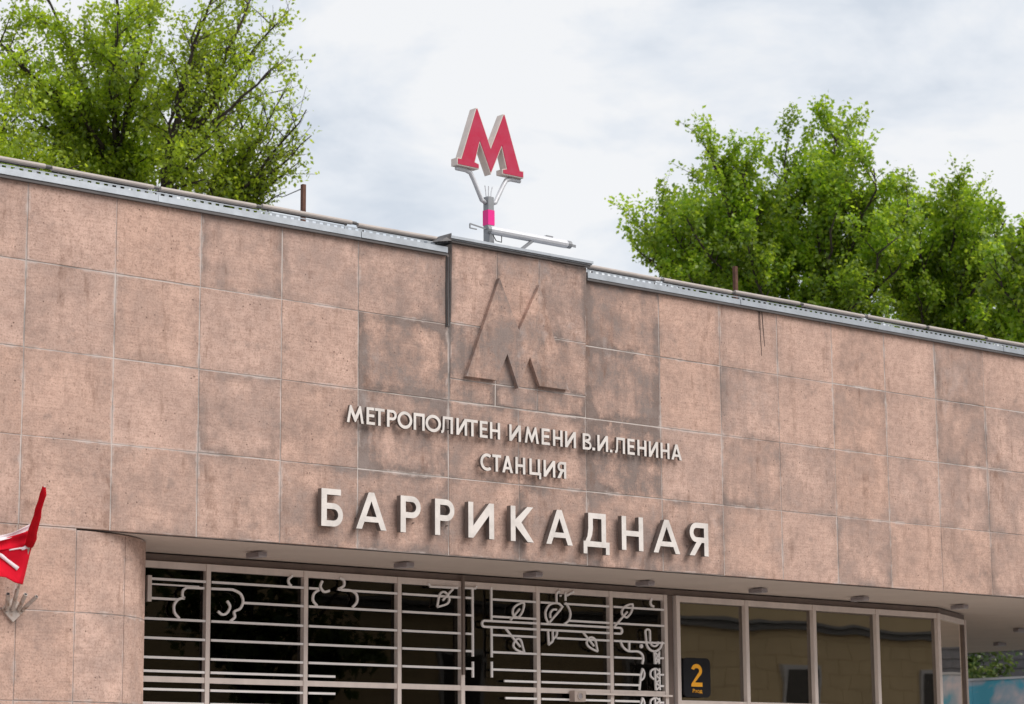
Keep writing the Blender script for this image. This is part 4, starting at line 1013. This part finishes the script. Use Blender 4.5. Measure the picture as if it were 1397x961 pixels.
tree('poplar_tree', 'narrower fresh green poplar with one tall shoot at the right', b, f, spread_pts([(1312, 262, .85), (1335, 296, .8), (1285, 301, .9), (1255, 321, .9), (1350, 319, .8), (1372, 300, .7), (1300, 300, 1), (1330, 330, 1), (1260, 340, 1), (1290, 390, 1), (1360, 380, 1), (1230, 380, 1), (1345, 430, 1), (1260, 430, 1), (1380, 350, .6), (1225, 300, .9), (1235, 440, 1), (1310, 440, 1), (1275, 300, 1), (1320, 309, 1), (1370, 440, 1), (1215, 320, 1), (1235, 300, .9), (1200, 345, 1), (1250, 400, 1), (1225, 345, 1), (1340, 380, 1), (1375, 395, 1)], 52, 1.4), M['leaf_poplar'], leaf=.095, n_sec=9, n_ter=7, per=38, maxl=1.2, spread=.13, upw=.8, sec_len=.27, group='trees behind the station', start=.5)
b, f = ground_under(1460, 560, 49)
tree('poplar_tree', 'dark green poplar cut off by the right edge of the photo', b, f, spread_pts([(1405, 335, .9), (1430, 300, 1), (1390, 360, 1), (1370, 420, 1), (1410, 400, 1), (1440, 330, 1), (1395, 455, 1), (1340, 450, .9), (1376, 345, .8), (1388, 330, .9), (1362, 390, 1), (1350, 360, .8)], 49, 1.), M['leaf_poplar'], leaf=.115, n_sec=8, n_ter=7, per=34, spread=.14, upw=.7, sec_len=.28, group='trees behind the station', start=.5, r_trunk=.14)

# ------------------------------------------------------------------ right edge: mural fence, shrub, grey brick building
fa, fb = atX(1331.8, 926, 24.0), atX(1397, 922.6, 24.0)
dz = (fa.z-fb.z)/(fa.y-fb.y)
mf = thing('mural_fence', 'boarded fence painted with blue sky and pinkish clouds beyond the vestibule', 'fence', (24, 4, 0))
zf = (fa.z+fb.z)/2
def mural_mat():
    m, n, b = node_mat('sky_mural'); lk = n.links.new
    t = add(n, 'ShaderNodeNewGeometry'); nz = add(n, 'ShaderNodeTexNoise', _Scale=.85, _Detail=6., _Roughness=.55, _Distortion=.4); lk(t.outputs['Position'], nz.inputs[0])
    r = add(n, 'ShaderNodeValToRGB'); el = r.color_ramp.elements; el[0].position = .44; el[0].color = (.10, .50, .68, 1); el[1].position = .60; el[1].color = (.80, .72, .76, 1)
    e_ = el.new(.50); e_.color = (.42, .55, .66, 1); lk(nz.outputs[0], r.inputs[0]); lk(r.outputs[0], b.inputs['Base Color']); b.inputs['Roughness'].default_value = .6
    return m
M['mural'] = mural_mat()
y = -6.0
while y < 26:
    sp(MB().box(23.96, 24.0, y+.004, y+1.996, .1, zf-.05).build('painted_board', M['mural'], mf)); y += 2.0
sp(MB().box(23.94, 24.03, -6, 26, zf-.048, zf).build('top_rail', M['pale_grey'], mf))
for y in range(-6, 27, 4): sp(MB().box(24.01, 24.09, y-.04, y+.04, 0, zf-.06).build('post', M['pole'], mf))
b = Vector((29.6, 17.6, 0))
tree('shrub', 'dark green bush showing over the painted fence under the soffit', b, b+Vector((0, 0, 2.5)), [(b+Vector((-2.6+4.2*((i*.618) % 1), 2.7-4.1*((i*.618) % 1)+random.uniform(-.5, .5), random.uniform(3.0, 6.8))), 1) for i in range(44)], M['leaf_shrub'], leaf=.15, n_sec=8, per=20, spread=.2, r_trunk=.12, cat='bush')
gb = thing('brick_building', 'dark grey brick building partly hidden behind the bush at the far right', 'building', (44, 24, 0))
sp(MB().box(38, 60, 6, 30, 0, 12).build('wall', M['brick_far'], gb))
mb = MB(); z = .3
while z < 11.8: mb.box(37.97, 38.0, 6, 30, z, z+.16); z += .24
o = sp(mb.build('brick_course', M['brick_far'], gb)); o['kind'] = 'stuff'

# ------------------------------------------------------------------ across the street: what the panes mirror
ob = thing('ochre_building', 'ochre stucco building with a grey cornice across the street, mirrored in the vestibule panes', 'building', (50, -33, 0))
sp(MB().box(26, 95, -46, -33.0, 0, 17).build('wall', M['ochre'], ob))
for z0, z1, d_ in ((7.0, 7.2, .25), (7.21, 7.32, .42), (16.2, 17.2, .6)): sp(MB().box(25.8, 95.2, -33, -33+d_, z0, z1).build('cornice', M['cornice'], ob))
wx = 31
while wx < 92:
    for z0, z1 in ((3.2, 5.9), (9, 12)):
        w = sp(MB().box(wx, wx+1.9, -33, -32.86, z0, z1).build('window', M['winframe'], ob))
        g = MB().box(wx+.16, wx+1.74, -32.858, -32.845, z0+.16, z1-.16).build('pane', M['pane_far'], w)
    wx += 7.9
z = .6
mb = MB(); k = 0
while z < 6.8:
    x = 26.0-(k % 2)*.55
    while x < 92: mb.box(x, x+1.10, -32.999, -32.975, z, z+.545); x += 1.12
    z += .56; k += 1
o = sp(mb.build('rustication', M['ochre'], ob)); o['kind'] = 'stuff'
for i, (x, y) in enumerate(((9, -28), (15, -29), (21, -28))):
    b = Vector((x, y, 0))
    tree('lime_tree', ['street lime across the road, first one mirrored in the dark panes', 'street lime across the road, middle one mirrored in the dark panes', 'street lime across the road next to the ochre building'][i], b, b+Vector((0, 0, 2.6)),
         [(b+Vector((random.uniform(-3.2, 3.2), random.uniform(-2.5, 2.5), random.uniform(3.2, 10))), 1) for _ in range(16)], M['leaf_shrub'], leaf=.3, n_sec=7, n_ter=4, per=14, spread=.3, group='street trees across the road')
